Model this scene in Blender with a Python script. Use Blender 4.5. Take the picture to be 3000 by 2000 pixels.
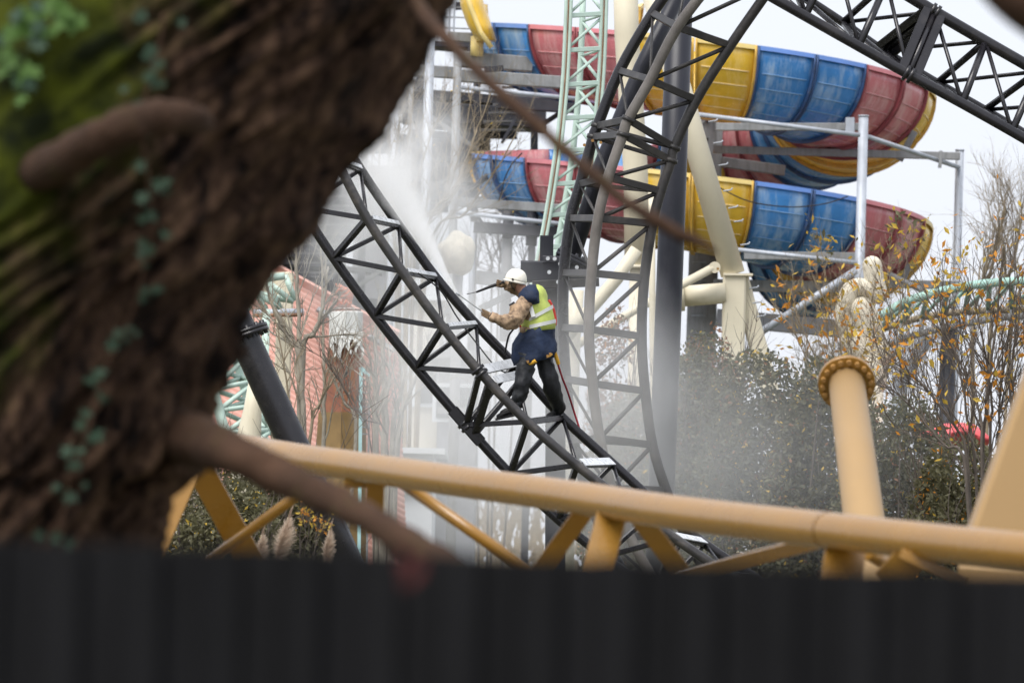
import bpy, bmesh, math, random
from mathutils import Vector, Matrix, noise
random.seed(7)
R = math.radians
D = bpy.data
SC = bpy.context.scene
COL = SC.collection
for o in list(D.objects): D.objects.remove(o)

# ------------------------------------------------------------------ camera
PITCH, ROLL, FOC = R(2.2), R(1.5), 200.0
CAM = Vector((0, 0, 1.65))
_r0, _u0 = Vector((1, 0, 0)), Vector((0, -math.sin(PITCH), math.cos(PITCH)))
FWD = Vector((0, math.cos(PITCH), math.sin(PITCH)))
RT = _r0 * math.cos(ROLL) + _u0 * math.sin(ROLL)
UP = -_r0 * math.sin(ROLL) + _u0 * math.cos(ROLL)
cd = D.cameras.new('camera'); cam = D.objects.new('camera', cd); COL.objects.link(cam)
cd.lens = FOC; cd.sensor_width = 36; cd.clip_start = 0.5; cd.clip_end = 3000
m = Matrix((RT, UP, -FWD)).transposed().to_4x4(); m.translation = CAM
cam.matrix_world = m
cd.dof.use_dof = True; cd.dof.focus_distance = 63.5; cd.dof.aperture_fstop = 4.0; cd.dof.aperture_blades = 7
SC.camera = cam

# ------------------------------------------------------------------ overcast sky and soft sun
w = D.worlds.new('World'); SC.world = w; w.use_nodes = True
nt = w.node_tree; nt.nodes.clear()
sky = nt.nodes.new('ShaderNodeTexSky'); sky.sky_type = 'NISHITA'; sky.sun_disc = False
SUN_EL, SUN_AZ = R(58), R(212)
sky.sun_elevation = SUN_EL; sky.sun_rotation = SUN_AZ; sky.air_density = 1.0; sky.dust_density = 4.0
mx = nt.nodes.new('ShaderNodeMixRGB'); mx.inputs[0].default_value = 0.92
mx.inputs[2].default_value = (3.75, 3.9, 4.25, 1)
nt.links.new(sky.outputs[0], mx.inputs[1])
bg = nt.nodes.new('ShaderNodeBackground'); bg.inputs[1].default_value = 0.098
nt.links.new(mx.outputs[0], bg.inputs[0])
wo = nt.nodes.new('ShaderNodeOutputWorld'); nt.links.new(bg.outputs[0], wo.inputs[0])
sl = D.lights.new('sun', 'SUN'); sl.energy = 1.5; sl.angle = R(40); sl.color = (1.0, 0.97, 0.93)
so = D.objects.new('sun', sl); COL.objects.link(so)
sdir = Vector((math.sin(SUN_AZ) * math.cos(SUN_EL), math.cos(SUN_AZ) * math.cos(SUN_EL), math.sin(SUN_EL)))
so.rotation_euler = sdir.to_track_quat('Z', 'Y').to_euler(); so.location = (0, 0, 60)
SC.view_settings.view_transform = 'Standard'; SC.view_settings.look = 'None'
SC.view_settings.exposure = 1.38; SC.view_settings.gamma = 1.0
SC.render.engine = 'CYCLES'
SC.cycles.use_denoising = True
SC.cycles.max_bounces = 8; SC.cycles.diffuse_bounces = 3; SC.cycles.glossy_bounces = 2
SC.cycles.transmission_bounces = 3; SC.cycles.volume_bounces = 5; SC.cycles.transparent_max_bounces = 6
SC.cycles.use_adaptive_sampling = True; SC.cycles.adaptive_threshold = 0.02
SC.cycles.volume_step_rate = 1.0; SC.cycles.volume_max_steps = 96

# ------------------------------------------------------------------ helpers
def P(px, py, Y):
    """point of the photograph (3000 x 2000 px) at the world depth Y"""
    d = FWD + RT * ((px - 1500) / 3000 * 36 / FOC) + UP * ((1000 - py) / 3000 * 36 / FOC)
    return CAM + d * (Y / d.y)
def PX(Y): return Y * 36 / FOC / 3000          # metres per photo pixel at depth Y
def PL(pts, Y): return [P(x, y, Y) for x, y in pts]

def spline(pts, n):
    """Catmull-Rom resample of a polyline into n points per span"""
    pts = [Vector(p) for p in pts]
    if len(pts) < 3 and n <= 1: return pts
    q = [pts[0] * 2 - pts[1]] + pts + [pts[-1] * 2 - pts[-2]]
    out = []
    for i in range(1, len(q) - 2):
        a, b, c, d = q[i - 1], q[i], q[i + 1], q[i + 2]
        for k in range(n):
            t = k / n
            out.append(0.5 * ((2 * b) + (c - a) * t + (2 * a - 5 * b + 4 * c - d) * t * t + (3 * b - a - 3 * c + d) * t ** 3))
    out.append(pts[-1])
    return out

class MB:
    def __init__(s): s.v = []; s.f = []; s.sm = []; s.mi = []
    def face(s, idx, smooth=False, mi=0): s.f.append(tuple(idx)); s.sm.append(smooth); s.mi.append(mi)
    def tube(s, pts, r, n=10, cap=True, mi=0, r2=None):
        pts = [Vector(p) for p in pts]; N = len(pts)
        rs = r if isinstance(r, (list, tuple)) else [r + ((r2 if r2 is not None else r) - r) * i / (N - 1) for i in range(N)]
        t0 = (pts[1] - pts[0]).normalized()
        a = t0.orthogonal().normalized()
        base = len(s.v); prev = t0
        for i, p in enumerate(pts):
            if i == 0: t = t0
            elif i == N - 1: t = (pts[-1] - pts[-2]).normalized()
            else: t = (pts[i + 1] - pts[i - 1]).normalized()
            a = (a - t * a.dot(t)).normalized(); b = t.cross(a)
            for k in range(n):
                an = 2 * math.pi * k / n
                s.v.append(p + (a * math.cos(an) + b * math.sin(an)) * rs[i])
        for i in range(N - 1):
            for k in range(n):
                k2 = (k + 1) % n
                s.face((base + i * n + k, base + i * n + k2, base + (i + 1) * n + k2, base + (i + 1) * n + k), True, mi)
        if cap:
            s.face([base + k for k in range(n)][::-1], False, mi)
            s.face([base + (N - 1) * n + k for k in range(n)], False, mi)
        return s
    def box(s, a, b, w, h, side=None, mi=0, bev=0.0):
        """rectangular bar from a to b: w along 'side', h across"""
        a, b = Vector(a), Vector(b); t = (b - a).normalized()
        sd = Vector(side) if side is not None else Vector((0, 1, 0))
        sd = sd - t * sd.dot(t)
        if sd.length < 1e-4: sd = t.orthogonal()
        sd.normalize(); u = t.cross(sd)
        base = len(s.v)
        if bev > 0:
            prof = [(w/2-bev, h/2), (-w/2+bev, h/2), (-w/2, h/2-bev), (-w/2, -h/2+bev), (-w/2+bev, -h/2), (w/2-bev, -h/2), (w/2, -h/2+bev), (w/2, h/2-bev)]
        else:
            prof = [(w/2, h/2), (-w/2, h/2), (-w/2, -h/2), (w/2, -h/2)]
        n = len(prof)
        for p in (a, b):
            for x, y in prof: s.v.append(p + sd * x + u * y)
        for k in range(n):
            k2 = (k + 1) % n
            s.face((base + k, base + k2, base + n + k2, base + n + k), False, mi)
        s.face([base + k for k in range(n)][::-1], False, mi); s.face([base + n + k for k in range(n)], False, mi)
        return s
    def abox(s, c, dx, dy, dz, mi=0):
        c = Vector(c)
        return s.box(c - Vector((0, 0, dz / 2)), c + Vector((0, 0, dz / 2)), dx, dy, (1, 0, 0), mi)
    def disc(s, c, ax, r, th, n=20, mi=0):
        ax = Vector(ax).normalized()
        return s.tube([Vector(c) - ax * th / 2, Vector(c) + ax * th / 2], r, n, True, mi)
    def flat(s):
        s.sm = [False] * len(s.sm); return s
    def loft(s, rings, n=16, cap=True, mi=0, fn=None):
        """rings: (centre, half axis u, half axis v)"""
        base = len(s.v)
        for i, (c, u, v) in enumerate(rings):
            for k in range(n):
                an = 2 * math.pi * k / n
                f = fn(i, an) if fn else 1.0
                s.v.append(Vector(c) + (Vector(u) * math.cos(an) + Vector(v) * math.sin(an)) * f)
        for i in range(len(rings) - 1):
            for k in range(n):
                k2 = (k + 1) % n
                s.face((base + i * n + k, base + i * n + k2, base + (i + 1) * n + k2, base + (i + 1) * n + k), True, mi)
        if cap:
            s.face([base + k for k in range(n)][::-1], True, mi); s.face([base + (len(rings) - 1) * n + k for k in range(n)], True, mi)
        return s
    def quad(s, a, b, c, d, mi=0, smooth=False):
        base = len(s.v); s.v += [Vector(a), Vector(b), Vector(c), Vector(d)]; s.face((base, base+1, base+2, base+3), smooth, mi); return s
    def build(s, name, mat, parent=None, kind=None, origin=None):
        org = Vector(origin) if origin is not None else (root_loc(parent) if parent else None)
        if org is None:
            xs = [p.x for p in s.v]; ys = [p.y for p in s.v]; zs = [p.z for p in s.v]
            org = Vector(((min(xs) + max(xs)) / 2, (min(ys) + max(ys)) / 2, min(zs)))
        me = D.meshes.new(name)
        me.from_pydata([p - org for p in s.v], [], s.f)
        mats = mat if isinstance(mat, (list, tuple)) else [mat]
        for q in mats: me.materials.append(q)
        me.polygons.foreach_set('use_smooth', s.sm); me.polygons.foreach_set('material_index', s.mi)
        me.update()
        bm = bmesh.new(); bm.from_mesh(me); bmesh.ops.recalc_face_normals(bm, faces=bm.faces); bm.to_mesh(me); bm.free()
        o = D.objects.new(name, me); COL.objects.link(o)
        if parent: o.parent = parent
        else: o.location = org
        if kind: o['kind'] = kind
        return o
def root_loc(o):
    while o.parent: o = o.parent
    return Vector(o.location)
def thing(name, label, cat, loc, group=None):
    o = D.objects.new(name, None); COL.objects.link(o); o.location = Vector(loc); o.empty_display_size = 0.2
    o['label'] = label; o['category'] = cat; o['kind'] = 'thing'
    if group: o['group'] = group
    return o
def tag(o, label, cat, group=None):
    o['label'] = label; o['category'] = cat
    if 'kind' not in o: o['kind'] = 'thing'
    if group: o['group'] = group
    return o
def ground(p): return Vector((p.x, p.y, 0))

# ------------------------------------------------------------------ materials
def mat(name, col, rough=0.5, var=0.18, scale=2.0, dirt=None, damt=0.35, dscale=(3, 3, 0.6), dlo=0.5, bump=0.0, bscale=40, metal=0.0, spec=0.4, trans=0.0, rnd=0.0):
    M = D.materials.new(name); M.use_nodes = True; t = M.node_tree; L = t.links
    b = t.nodes['Principled BSDF']
    b.inputs['Roughness'].default_value = rough; b.inputs['Metallic'].default_value = metal
    b.inputs['Specular IOR Level'].default_value = spec
    tc = t.nodes.new('ShaderNodeTexCoord'); co = tc.outputs['Object']
    if rnd:
        oi = t.nodes.new('ShaderNodeObjectInfo'); va = t.nodes.new('ShaderNodeVectorMath'); va.operation = 'MULTIPLY_ADD'
        cx = t.nodes.new('ShaderNodeCombineXYZ')
        for k in range(3): L.new(oi.outputs['Random'], cx.inputs[k])
        L.new(cx.outputs[0], va.inputs[0]); va.inputs[1].default_value = (37, 53, 71); L.new(co, va.inputs[2]); co = va.outputs[0]
    n = t.nodes.new('ShaderNodeTexNoise'); n.inputs['Scale'].default_value = scale; n.inputs['Detail'].default_value = 6; n.inputs['Roughness'].default_value = 0.65
    L.new(co, n.inputs['Vector'])
    mr = t.nodes.new('ShaderNodeMapRange'); mr.inputs[1].default_value = 0.3; mr.inputs[2].default_value = 0.7
    L.new(n.outputs[0], mr.inputs[0])
    mix = t.nodes.new('ShaderNodeMixRGB'); L.new(mr.outputs[0], mix.inputs[0])
    c = Vector(col)
    mix.inputs[1].default_value = (*[max(0, x * (1 - var)) for x in c], 1); mix.inputs[2].default_value = (*[min(1, x * (1 + var)) for x in c], 1)
    out = mix.outputs[0]
    if dirt is not None:
        mp = t.nodes.new('ShaderNodeMapping'); mp.inputs['Scale'].default_value = dscale; L.new(co, mp.inputs[0])
        n2 = t.nodes.new('ShaderNodeTexNoise'); n2.inputs['Scale'].default_value = 1.7; n2.inputs['Detail'].default_value = 7; n2.inputs['Roughness'].default_value = 0.7
        L.new(mp.outputs[0], n2.inputs['Vector'])
        m2 = t.nodes.new('ShaderNodeMapRange'); m2.inputs[1].default_value = dlo; m2.inputs[2].default_value = dlo + 0.2; m2.inputs[3].default_value = 0; m2.inputs[4].default_value = damt
        L.new(n2.outputs[0], m2.inputs[0])
        mx2 = t.nodes.new('ShaderNodeMixRGB'); L.new(m2.outputs[0], mx2.inputs[0]); L.new(out, mx2.inputs[1]); mx2.inputs[2].default_value = (*dirt, 1)
        out = mx2.outputs[0]
    L.new(out, b.inputs['Base Color'])
    rr = t.nodes.new('ShaderNodeMapRange'); rr.inputs[3].default_value = max(0, rough - 0.12); rr.inputs[4].default_value = min(1, rough + 0.12)
    L.new(n.outputs[0], rr.inputs[0]); L.new(rr.outputs[0], b.inputs['Roughness'])
    if bump:
        n3 = t.nodes.new('ShaderNodeTexNoise'); n3.inputs['Scale'].default_value = bscale; n3.inputs['Detail'].default_value = 4; L.new(co, n3.inputs['Vector'])
        bp = t.nodes.new('ShaderNodeBump'); bp.inputs['Strength'].default_value = bump; bp.inputs['Distance'].default_value = 0.02
        L.new(n3.outputs[0], bp.inputs['Height']); L.new(bp.outputs[0], b.inputs['Normal'])
    if trans:
        b.inputs['Transmission Weight'].default_value = 0
        b.inputs['Subsurface Weight'].default_value = 0
    return M

M = {}
M['black_steel'] = mat('black_painted_steel', (0.013, 0.012, 0.015), 0.27, 0.25, 3, (0.055, 0.049, 0.046), 0.4, (2, 2, 2), 0.52, spec=0.5)
M['worn_rail'] = mat('worn_running_rail', (0.040, 0.038, 0.039), 0.24, 0.35, 4, (0.14, 0.122, 0.105), 0.5, (3, 3, 3), 0.48, spec=0.5)
M['dusty_rail'] = mat('dusty_running_rail', (0.15, 0.135, 0.122), 0.42, 0.25, 3, (0.24, 0.22, 0.20), 0.5, (2, 2, 2), 0.5)
M['grey_rail'] = mat('dusty_dark_rail', (0.032, 0.030, 0.030), 0.42, 0.25, 3, (0.12, 0.105, 0.095), 0.45, (2, 2, 2), 0.5)
M['navy_steel'] = mat('navy_column_steel', (0.015, 0.016, 0.024), 0.42, 0.25, 1.2, (0.055, 0.055, 0.062), 0.4, (2, 2, 0.7))
M['wet_lit'] = mat('wet_steel_lit', (0.58, 0.60, 0.63), 0.28, 0.2, 9)  # near white: light on the wet steel put into the colour
M['mint'] = mat('mint_paint', (0.47, 0.60, 0.53), 0.5, 0.10, 2.5, (0.38, 0.27, 0.16), 0.4, (4, 4, 1.2), 0.58)
M['mint_rust'] = mat('mint_rusty_rail', (0.52, 0.59, 0.50), 0.5, 0.18, 2.5, (0.33, 0.19, 0.10), 0.75, (5, 5, 0.8), 0.49)
M['rust'] = mat('rust_streak', (0.22, 0.12, 0.07), 0.7, 0.4, 6)
M['mint_rail'] = mat('pale_green_track', (0.30, 0.48, 0.42), 0.5, 0.2, 3, (0.2, 0.2, 0.15), 0.4)
M['cream'] = mat('cream_paint', (0.64, 0.585, 0.45), 0.5, 0.06, 1.2, (0.42, 0.36, 0.24), 0.3, (5, 5, 0.6), 0.55)
M['cream_rock'] = mat('cream_render', (0.62, 0.57, 0.46), 0.8, 0.16, 4, (0.4, 0.35, 0.25), 0.4, (3, 3, 3), bump=0.6, bscale=12)
M['galv'] = mat('galvanised_steel', (0.40, 0.43, 0.48), 0.48, 0.16, 3, (0.24, 0.23, 0.22), 0.4, (5, 5, 0.6), metal=0.15)
M['galv_dark'] = mat('weathered_beam', (0.25, 0.255, 0.26), 0.6, 0.22, 2, (0.12, 0.115, 0.105), 0.55, (6, 6, 0.8), 0.47)
M['dark_frame'] = mat('dark_frame_steel', (0.035, 0.036, 0.045), 0.55, 0.3, 3)
M['grating'] = mat('grating_steel', (0.11, 0.11, 0.115), 0.6, 0.2, 5)
M['yellow'] = mat('ochre_track_paint', (0.285, 0.140, 0.0155), 0.28, 0.10, 1.5, (0.26, 0.15, 0.04), 0.5, (2.2, 2.2, 2.2), 0.52, spec=0.6, bump=0.08, bscale=25)
_b = M['yellow'].node_tree.nodes['Principled BSDF']; _b.inputs['Coat Weight'].default_value = 0.25; _b.inputs['Coat Roughness'].default_value = 0.3; _b.inputs['Sheen Weight'].default_value = 0.0; _b.inputs['Sheen Roughness'].default_value = 0.4
M['yellow_pale'] = mat('sun_faded_ochre_paint', (0.34, 0.215, 0.092), 0.5, 0.05, 1.0, (0.45, 0.28, 0.1), 0.25, (2, 2, 2), 0.56)
M['rusty_bolt'] = mat('rusty_bolt', (0.32, 0.17, 0.05), 0.6, 0.3, 20)
def slide_mat(name, col, fade):
    M_ = mat(name, col, 0.27, 0.22, 0.9, fade, 0.8, (1.9, 0.5, 0.45), 0.47, spec=0.5, rnd=1)
    return M_
M['s_blue'] = slide_mat('slide_blue', (0.060, 0.25, 0.60), (0.44, 0.58, 0.74))
M['s_red'] = slide_mat('slide_red', (0.52, 0.16, 0.18), (0.70, 0.47, 0.45))
M['s_yellow'] = slide_mat('slide_yellow', (0.80, 0.50, 0.05), (0.85, 0.63, 0.25))
M['r_blue'] = mat('lit_rim_blue', (0.16, 0.30, 0.70), 0.4, 0.1); M['r_red'] = mat('lit_rim_red', (0.66, 0.24, 0.27), 0.4, 0.1); M['r_yellow'] = mat('lit_rim_yellow', (0.8, 0.62, 0.24), 0.4, 0.1)  # lightened slide colours: sky light on the rim lip is painted in
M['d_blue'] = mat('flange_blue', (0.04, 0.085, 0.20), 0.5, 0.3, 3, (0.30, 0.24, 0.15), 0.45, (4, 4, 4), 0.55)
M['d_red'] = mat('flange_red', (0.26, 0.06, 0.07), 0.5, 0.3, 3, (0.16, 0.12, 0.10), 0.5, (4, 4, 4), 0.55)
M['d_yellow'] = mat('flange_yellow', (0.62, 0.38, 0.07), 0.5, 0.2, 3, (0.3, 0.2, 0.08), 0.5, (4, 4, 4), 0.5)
M['k_blue'] = mat('ridge_highlight_blue', (0.20, 0.36, 0.58), 0.4, 0.2, 3); M['k_red'] = mat('ridge_highlight_red', (0.60, 0.30, 0.31), 0.4, 0.2, 3); M['k_yellow'] = mat('ridge_highlight_yellow', (0.85, 0.66, 0.33), 0.4, 0.2, 3)  # paler tints: highlights along the moulded ridges put into the colour
M['rib_dirt'] = mat('slide_flange_dirty', (0.10, 0.10, 0.12), 0.6, 0.4, 3, (0.36, 0.28, 0.16), 0.5, (4, 4, 4), 0.5)
M['ridge_pale'] = mat('slide_ridge_highlight', (0.50, 0.52, 0.55), 0.4, 0.2, 3)  # pale ridge colour of the base mesh, a painted highlight
M['roof'] = mat('salmon_corrugated_roof', (0.54, 0.30, 0.245), 0.6, 0.14, 1.2, (0.62, 0.42, 0.36), 0.4, (2, 2, 2), 0.48)
M['terra'] = mat('terracotta_render', (0.23, 0.088, 0.055), 0.7, 0.25, 2.5, (0.36, 0.21, 0.06), 0.5, (3, 3, 1), 0.5)
M['ochre_base'] = mat('ochre_stained_base', (0.21, 0.135, 0.055), 0.7, 0.3, 2, (0.16, 0.10, 0.05), 0.5)
M['icing'] = mat('white_weathered_cap', (0.66, 0.66, 0.63), 0.6, 0.16, 3, (0.34, 0.36, 0.36), 0.45, (7, 7, 0.8), 0.47)
M['coral'] = mat('coral_paint', (0.55, 0.17, 0.09), 0.5, 0.2)
M['teal_frame'] = mat('pale_teal_frame', (0.35, 0.55, 0.56), 0.5, 0.15)
M['wall_cream'] = mat('pale_building_wall', (0.62, 0.58, 0.49), 0.75, 0.08, 0.5, (0.45, 0.42, 0.36), 0.4, (1.5, 1.5, 0.3))
M['wall_grey'] = mat('grey_building_wall', (0.30, 0.30, 0.32), 0.75, 0.1, 0.5)
M['wall_white'] = mat('white_cladding', (0.72, 0.75, 0.78), 0.6, 0.05, 0.8)
M['glass_dark'] = mat('dark_window', (0.05, 0.06, 0.07), 0.1, 0.2)
M['tree_pale'] = mat('pale_young_bark', (0.30, 0.27, 0.22), 0.8, 0.3, 4, (0.14, 0.12, 0.09), 0.5, (4, 4, 1.5))
M['twig'] = mat('bare_twig_bark', (0.26, 0.21, 0.145), 0.8, 0.3, 5)
M['twig_dark'] = mat('dark_twig_bark', (0.11, 0.09, 0.075), 0.85, 0.3, 5)
def leafmat(name, col, var=0.45):
    Mx = mat(name, col, 0.6, var, 1.1, tuple(min(1, c * 1.8) for c in col), 0.4, (1, 1, 1), 0.5)
    t = Mx.node_tree; b = t.nodes['Principled BSDF']; o = t.nodes['Material Output']
    tr = t.nodes.new('ShaderNodeBsdfTranslucent'); ms = t.nodes.new('ShaderNodeMixShader'); ms.inputs[0].default_value = 0.45
    t.links.new(b.inputs['Base Color'].links[0].from_socket, tr.inputs[0])
    t.links.new(b.outputs[0], ms.inputs[1]); t.links.new(tr.outputs[0], ms.inputs[2]); t.links.new(ms.outputs[0], o.inputs[0])
    return Mx
M['hedge'] = leafmat('evergreen_leaf', (0.118, 0.120, 0.076))
M['hedge2'] = leafmat('olive_leaf', (0.15, 0.142, 0.078))
M['leaf_orange'] = leafmat('autumn_orange_leaf', (0.62, 0.26, 0.035), 0.35)
M['leaf_yellow'] = leafmat('autumn_yellow_leaf', (0.62, 0.42, 0.07), 0.35)
M['leaf_rust'] = leafmat('dry_rust_leaf', (0.26, 0.13, 0.07), 0.4)
M['ivy'] = leafmat('ivy_leaf', (0.034, 0.070, 0.040), 0.4); M['ivy_bright'] = leafmat('bright_ivy_leaf', (0.075, 0.15, 0.028), 0.4)
M['plume'] = leafmat('pampas_plume', (0.62, 0.50, 0.40), 0.15)
M['red_leaf'] = leafmat('red_leaf', (0.16, 0.035, 0.03), 0.3)
M['ground'] = mat('ground_soil_grass', (0.085, 0.085, 0.05), 0.9, 0.4, 0.3)
M['red_canvas'] = mat('red_canvas', (0.72, 0.12, 0.13), 0.6, 0.12, 2)
M['fence'] = mat('black_stained_board', (0.0078, 0.0078, 0.0088), 0.75, 0.35, 3, (0.013, 0.013, 0.0145), 0.5, (8, 8, 0.8), spec=0.12, rnd=1)
# worker
M['skin'] = mat('skin', (0.28, 0.15, 0.10), 0.6, 0.1, 8)
M['tan'] = mat('tan_wet_sleeve', (0.36, 0.25, 0.16), 0.85, 0.4, 14, (0.085, 0.06, 0.045), 0.85, (9, 9, 9), 0.46, bump=0.9, bscale=16)
M['trouser'] = mat('black_wet_trousers', (0.011, 0.012, 0.015), 0.55, 0.4, 8, (0.06, 0.065, 0.07), 0.4, (6, 6, 3), bump=0.7, bscale=14)
M['navy'] = mat('navy_fabric', (0.011, 0.021, 0.052), 0.75, 0.35, 8, (0.026, 0.045, 0.095), 0.5, (6, 6, 6), bump=0.8, bscale=12)
M['hivis'] = mat('hivis_yellow', (0.47, 0.55, 0.13), 0.6, 0.2, 9, (0.4, 0.42, 0.08), 0.4, (9, 9, 9), bump=0.4, bscale=14)
M['reflect'] = mat('reflective_tape', (0.62, 0.63, 0.62), 0.35, 0.12, 10)
M['helmet'] = mat('white_helmet', (0.82, 0.79, 0.70), 0.35, 0.06, 7, (0.45, 0.38, 0.28), 0.4, (9, 9, 9), 0.55)
M['rubber'] = mat('black_rubber', (0.014, 0.013, 0.014), 0.5, 0.3, 6)
M['glove'] = mat('brown_glove', (0.16, 0.105, 0.06), 0.8, 0.25, 9)
M['harness'] = mat('yellow_webbing', (0.66, 0.36, 0.03), 0.7, 0.2, 12)
M['red_rope'] = mat('red_rope', (0.30, 0.02, 0.035), 0.7, 0.2, 12)
M['red_strap'] = mat('red_strap', (0.55, 0.045, 0.03), 0.6, 0.2, 12)

def bark_mat():
    Mx = D.materials.new('mossy_bark'); Mx.use_nodes = True; t = Mx.node_tree; L = t.links; b = t.nodes['Principled BSDF']
    b.inputs['Roughness'].default_value = 0.9; b.inputs['Specular IOR Level'].default_value = 0.15
    tc = t.nodes.new('ShaderNodeTexCoord')
    mp = t.nodes.new('ShaderNodeMapping'); mp.inputs['Scale'].default_value = (12, 12, 3.4); mp.inputs['Rotation'].default_value = (0, R(-33), 0); L.new(tc.outputs['Object'], mp.inputs[0])
    n = t.nodes.new('ShaderNodeTexNoise'); n.inputs['Scale'].default_value = 1.0; n.inputs['Detail'].default_value = 8; n.inputs['Roughness'].default_value = 0.7; L.new(mp.outputs[0], n.inputs['Vector'])
    cr = t.nodes.new('ShaderNodeValToRGB'); L.new(n.outputs[0], cr.inputs[0])
    e = cr.color_ramp.elements; e[0].position = 0.40; e[0].color = (0.005, 0.003, 0.0025, 1); e[1].position = 0.63; e[1].color = (0.128, 0.077, 0.048, 1)
    k = cr.color_ramp.elements.new(0.5); k.color = (0.050, 0.028, 0.018, 1)
    # moss: patches on the weather side (object -X), broken up by noise
    n2 = t.nodes.new('ShaderNodeTexNoise'); n2.inputs['Scale'].default_value = 3.2; n2.inputs['Detail'].default_value = 5; L.new(tc.outputs['Object'], n2.inputs['Vector'])
    sx = t.nodes.new('ShaderNodeSeparateXYZ'); L.new(tc.outputs['Object'], sx.inputs[0])
    zz = t.nodes.new('ShaderNodeMath'); zz.operation = 'MULTIPLY_ADD'; L.new(sx.outputs[2], zz.inputs[0]); zz.inputs[1].default_value = 0.55; zz.inputs[2].default_value = -0.90
    sb = t.nodes.new('ShaderNodeMath'); sb.operation = 'SUBTRACT'; L.new(zz.outputs[0], sb.inputs[0]); L.new(sx.outputs[0], sb.inputs[1])
    ad = t.nodes.new('ShaderNodeMath'); ad.operation = 'ADD'; L.new(sb.outputs[0], ad.inputs[0]); L.new(n2.outputs[0], ad.inputs[1])
    mr = t.nodes.new('ShaderNodeMapRange'); mr.inputs[1].default_value = 0.46; mr.inputs[2].default_value = 0.80; L.new(ad.outputs[0], mr.inputs[0])
    mm = t.nodes.new('ShaderNodeMixRGB'); nm2 = t.nodes.new('ShaderNodeTexNoise'); nm2.inputs['Scale'].default_value = 7; nm2.inputs['Detail'].default_value = 6; L.new(tc.outputs['Object'], nm2.inputs['Vector']); mrm = t.nodes.new('ShaderNodeMapRange'); mrm.inputs[1].default_value = 0.38; mrm.inputs[2].default_value = 0.64; L.new(nm2.outputs[0], mrm.inputs[0]); L.new(mrm.outputs[0], mm.inputs[0]); mm.inputs[1].default_value = (0.006, 0.009, 0.001, 1); mm.inputs[2].default_value = (0.052, 0.062, 0.003, 1)
    mx = t.nodes.new('ShaderNodeMixRGB'); L.new(mr.outputs[0], mx.inputs[0]); L.new(cr.outputs[0], mx.inputs[1]); L.new(mm.outputs[0], mx.inputs[2])
    L.new(mx.outputs[0], b.inputs['Base Color'])
    bp = t.nodes.new('ShaderNodeBump'); bp.inputs['Strength'].default_value = 0.9; bp.inputs['Distance'].default_value = 0.03; L.new(n.outputs[0], bp.inputs['Height']); L.new(bp.outputs[0], b.inputs['Normal'])
    return Mx
M['bark'] = bark_mat()
M['limb'] = mat('smooth_limb_bark', (0.052, 0.028, 0.017), 0.85, 0.35, 6, (0.07, 0.07, 0.012), 0.5, (5, 5, 5), 0.56, bump=0.5, bscale=30, spec=0.2)

# ------------------------------------------------------------------ ground
g = MB()
nx = 24
for i in range(nx + 1):
    for j in range(nx + 1):
        x = -900 + 1800 * i / nx; y = -200 + 2200 * j / nx
        g.v.append(Vector((x, y, 0)))
for i in range(nx):
    for j in range(nx):
        a = i * (nx + 1) + j; g.face((a, a + nx + 1, a + nx + 2, a + 1))
go = g.build('ground', M['ground'], origin=(0, 0, 0), kind='structure')
# ------------------------------------------------------------------ coaster tracks (triangular three-tube truss)
def track3(name, label, rails, names, Ys, radii, mats, links, loc, npt=4, ext=None):
    """rails: three lists of photo nodes, one entry per station; links: (rail a, rail b, station shift, part name, size, box?)"""
    t = thing(name, label, 'coaster track', loc)
    nodes = []
    for pts, Y in zip(rails, Ys):
        nodes.append([P(x, y, Y[i] if isinstance(Y, (list, tuple)) else Y) for i, (x, y) in enumerate(pts)])
    for nd, nm, r, mt in zip(nodes, names, radii, mats):
        o = MB().tube(spline(nd, npt), r, 16).build(nm, mt, t)
    N = min(len(n) for n in nodes)
    for a, b, sh, nm, size, isbox, mt in links:
        for i in range(N):
            j = i + sh
            if j < 0 or j >= len(nodes[b]): continue
            p, q = nodes[a][i], nodes[b][j]
            q2 = MB()
            if isbox: q2.box(p, q, size * isbox, size, (0, 0, 1), bev=size * 0.12)
            else: q2.tube([p, q], size, 10)
            q2.build(nm, mt, t)
    return t, nodes

def rnd(): return random.uniform(-1, 1)
# --- descending track that the worker is washing
A_M = [(480, -590), (560, -370), (655, -150), (760, 60), (880, 268), (986, 470), (1075, 640), (1178, 795), (1297, 958), (1405, 1089), (1545, 1235), (1690, 1362), (1830, 1470), (1975, 1575), (2130, 1680), (2290, 1780)]
A_R = [(560, -570), (635, -345), (728, -120), (830, 90), (944, 300), (1056, 496), (1168, 660), (1277, 812), (1395, 950), (1507, 1067), (1648, 1222), (1796, 1358), (1932, 1482), (2065, 1592), (2210, 1690), (2360, 1790)]
A_S = [(385, -500), (465, -260), (563, -30), (670, 190), (780, 400), (885, 608), (977, 755), (1100, 925), (1221, 1077), (1365, 1245), (1495, 1388), (1635, 1520), (1770, 1630), (1920, 1740), (2070, 1840), (2220, 1930)]
bs, wr = M['black_steel'], M['worn_rail']
tA, nA = track3('coaster_track', 'dark steel track slanting down past the worker, wet from the spray', [A_M, A_R, A_S],
    ['running_rail', 'running_rail', 'spine_tube'], [62.0, 62.95, 62.65], [0.053, 0.053, 0.054], [wr, bs, bs],
    [(2, 0, 0, 'brace', 0.066, 1.0, bs), (2, 0, 1, 'brace', 0.056, 1.0, bs), (2, 1, 0, 'brace', 0.05, 1.0, bs), (1, 0, 1, 'brace', 0.02, 0, bs)],
    ground(P(1500, 1200, 62.5)))
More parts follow.
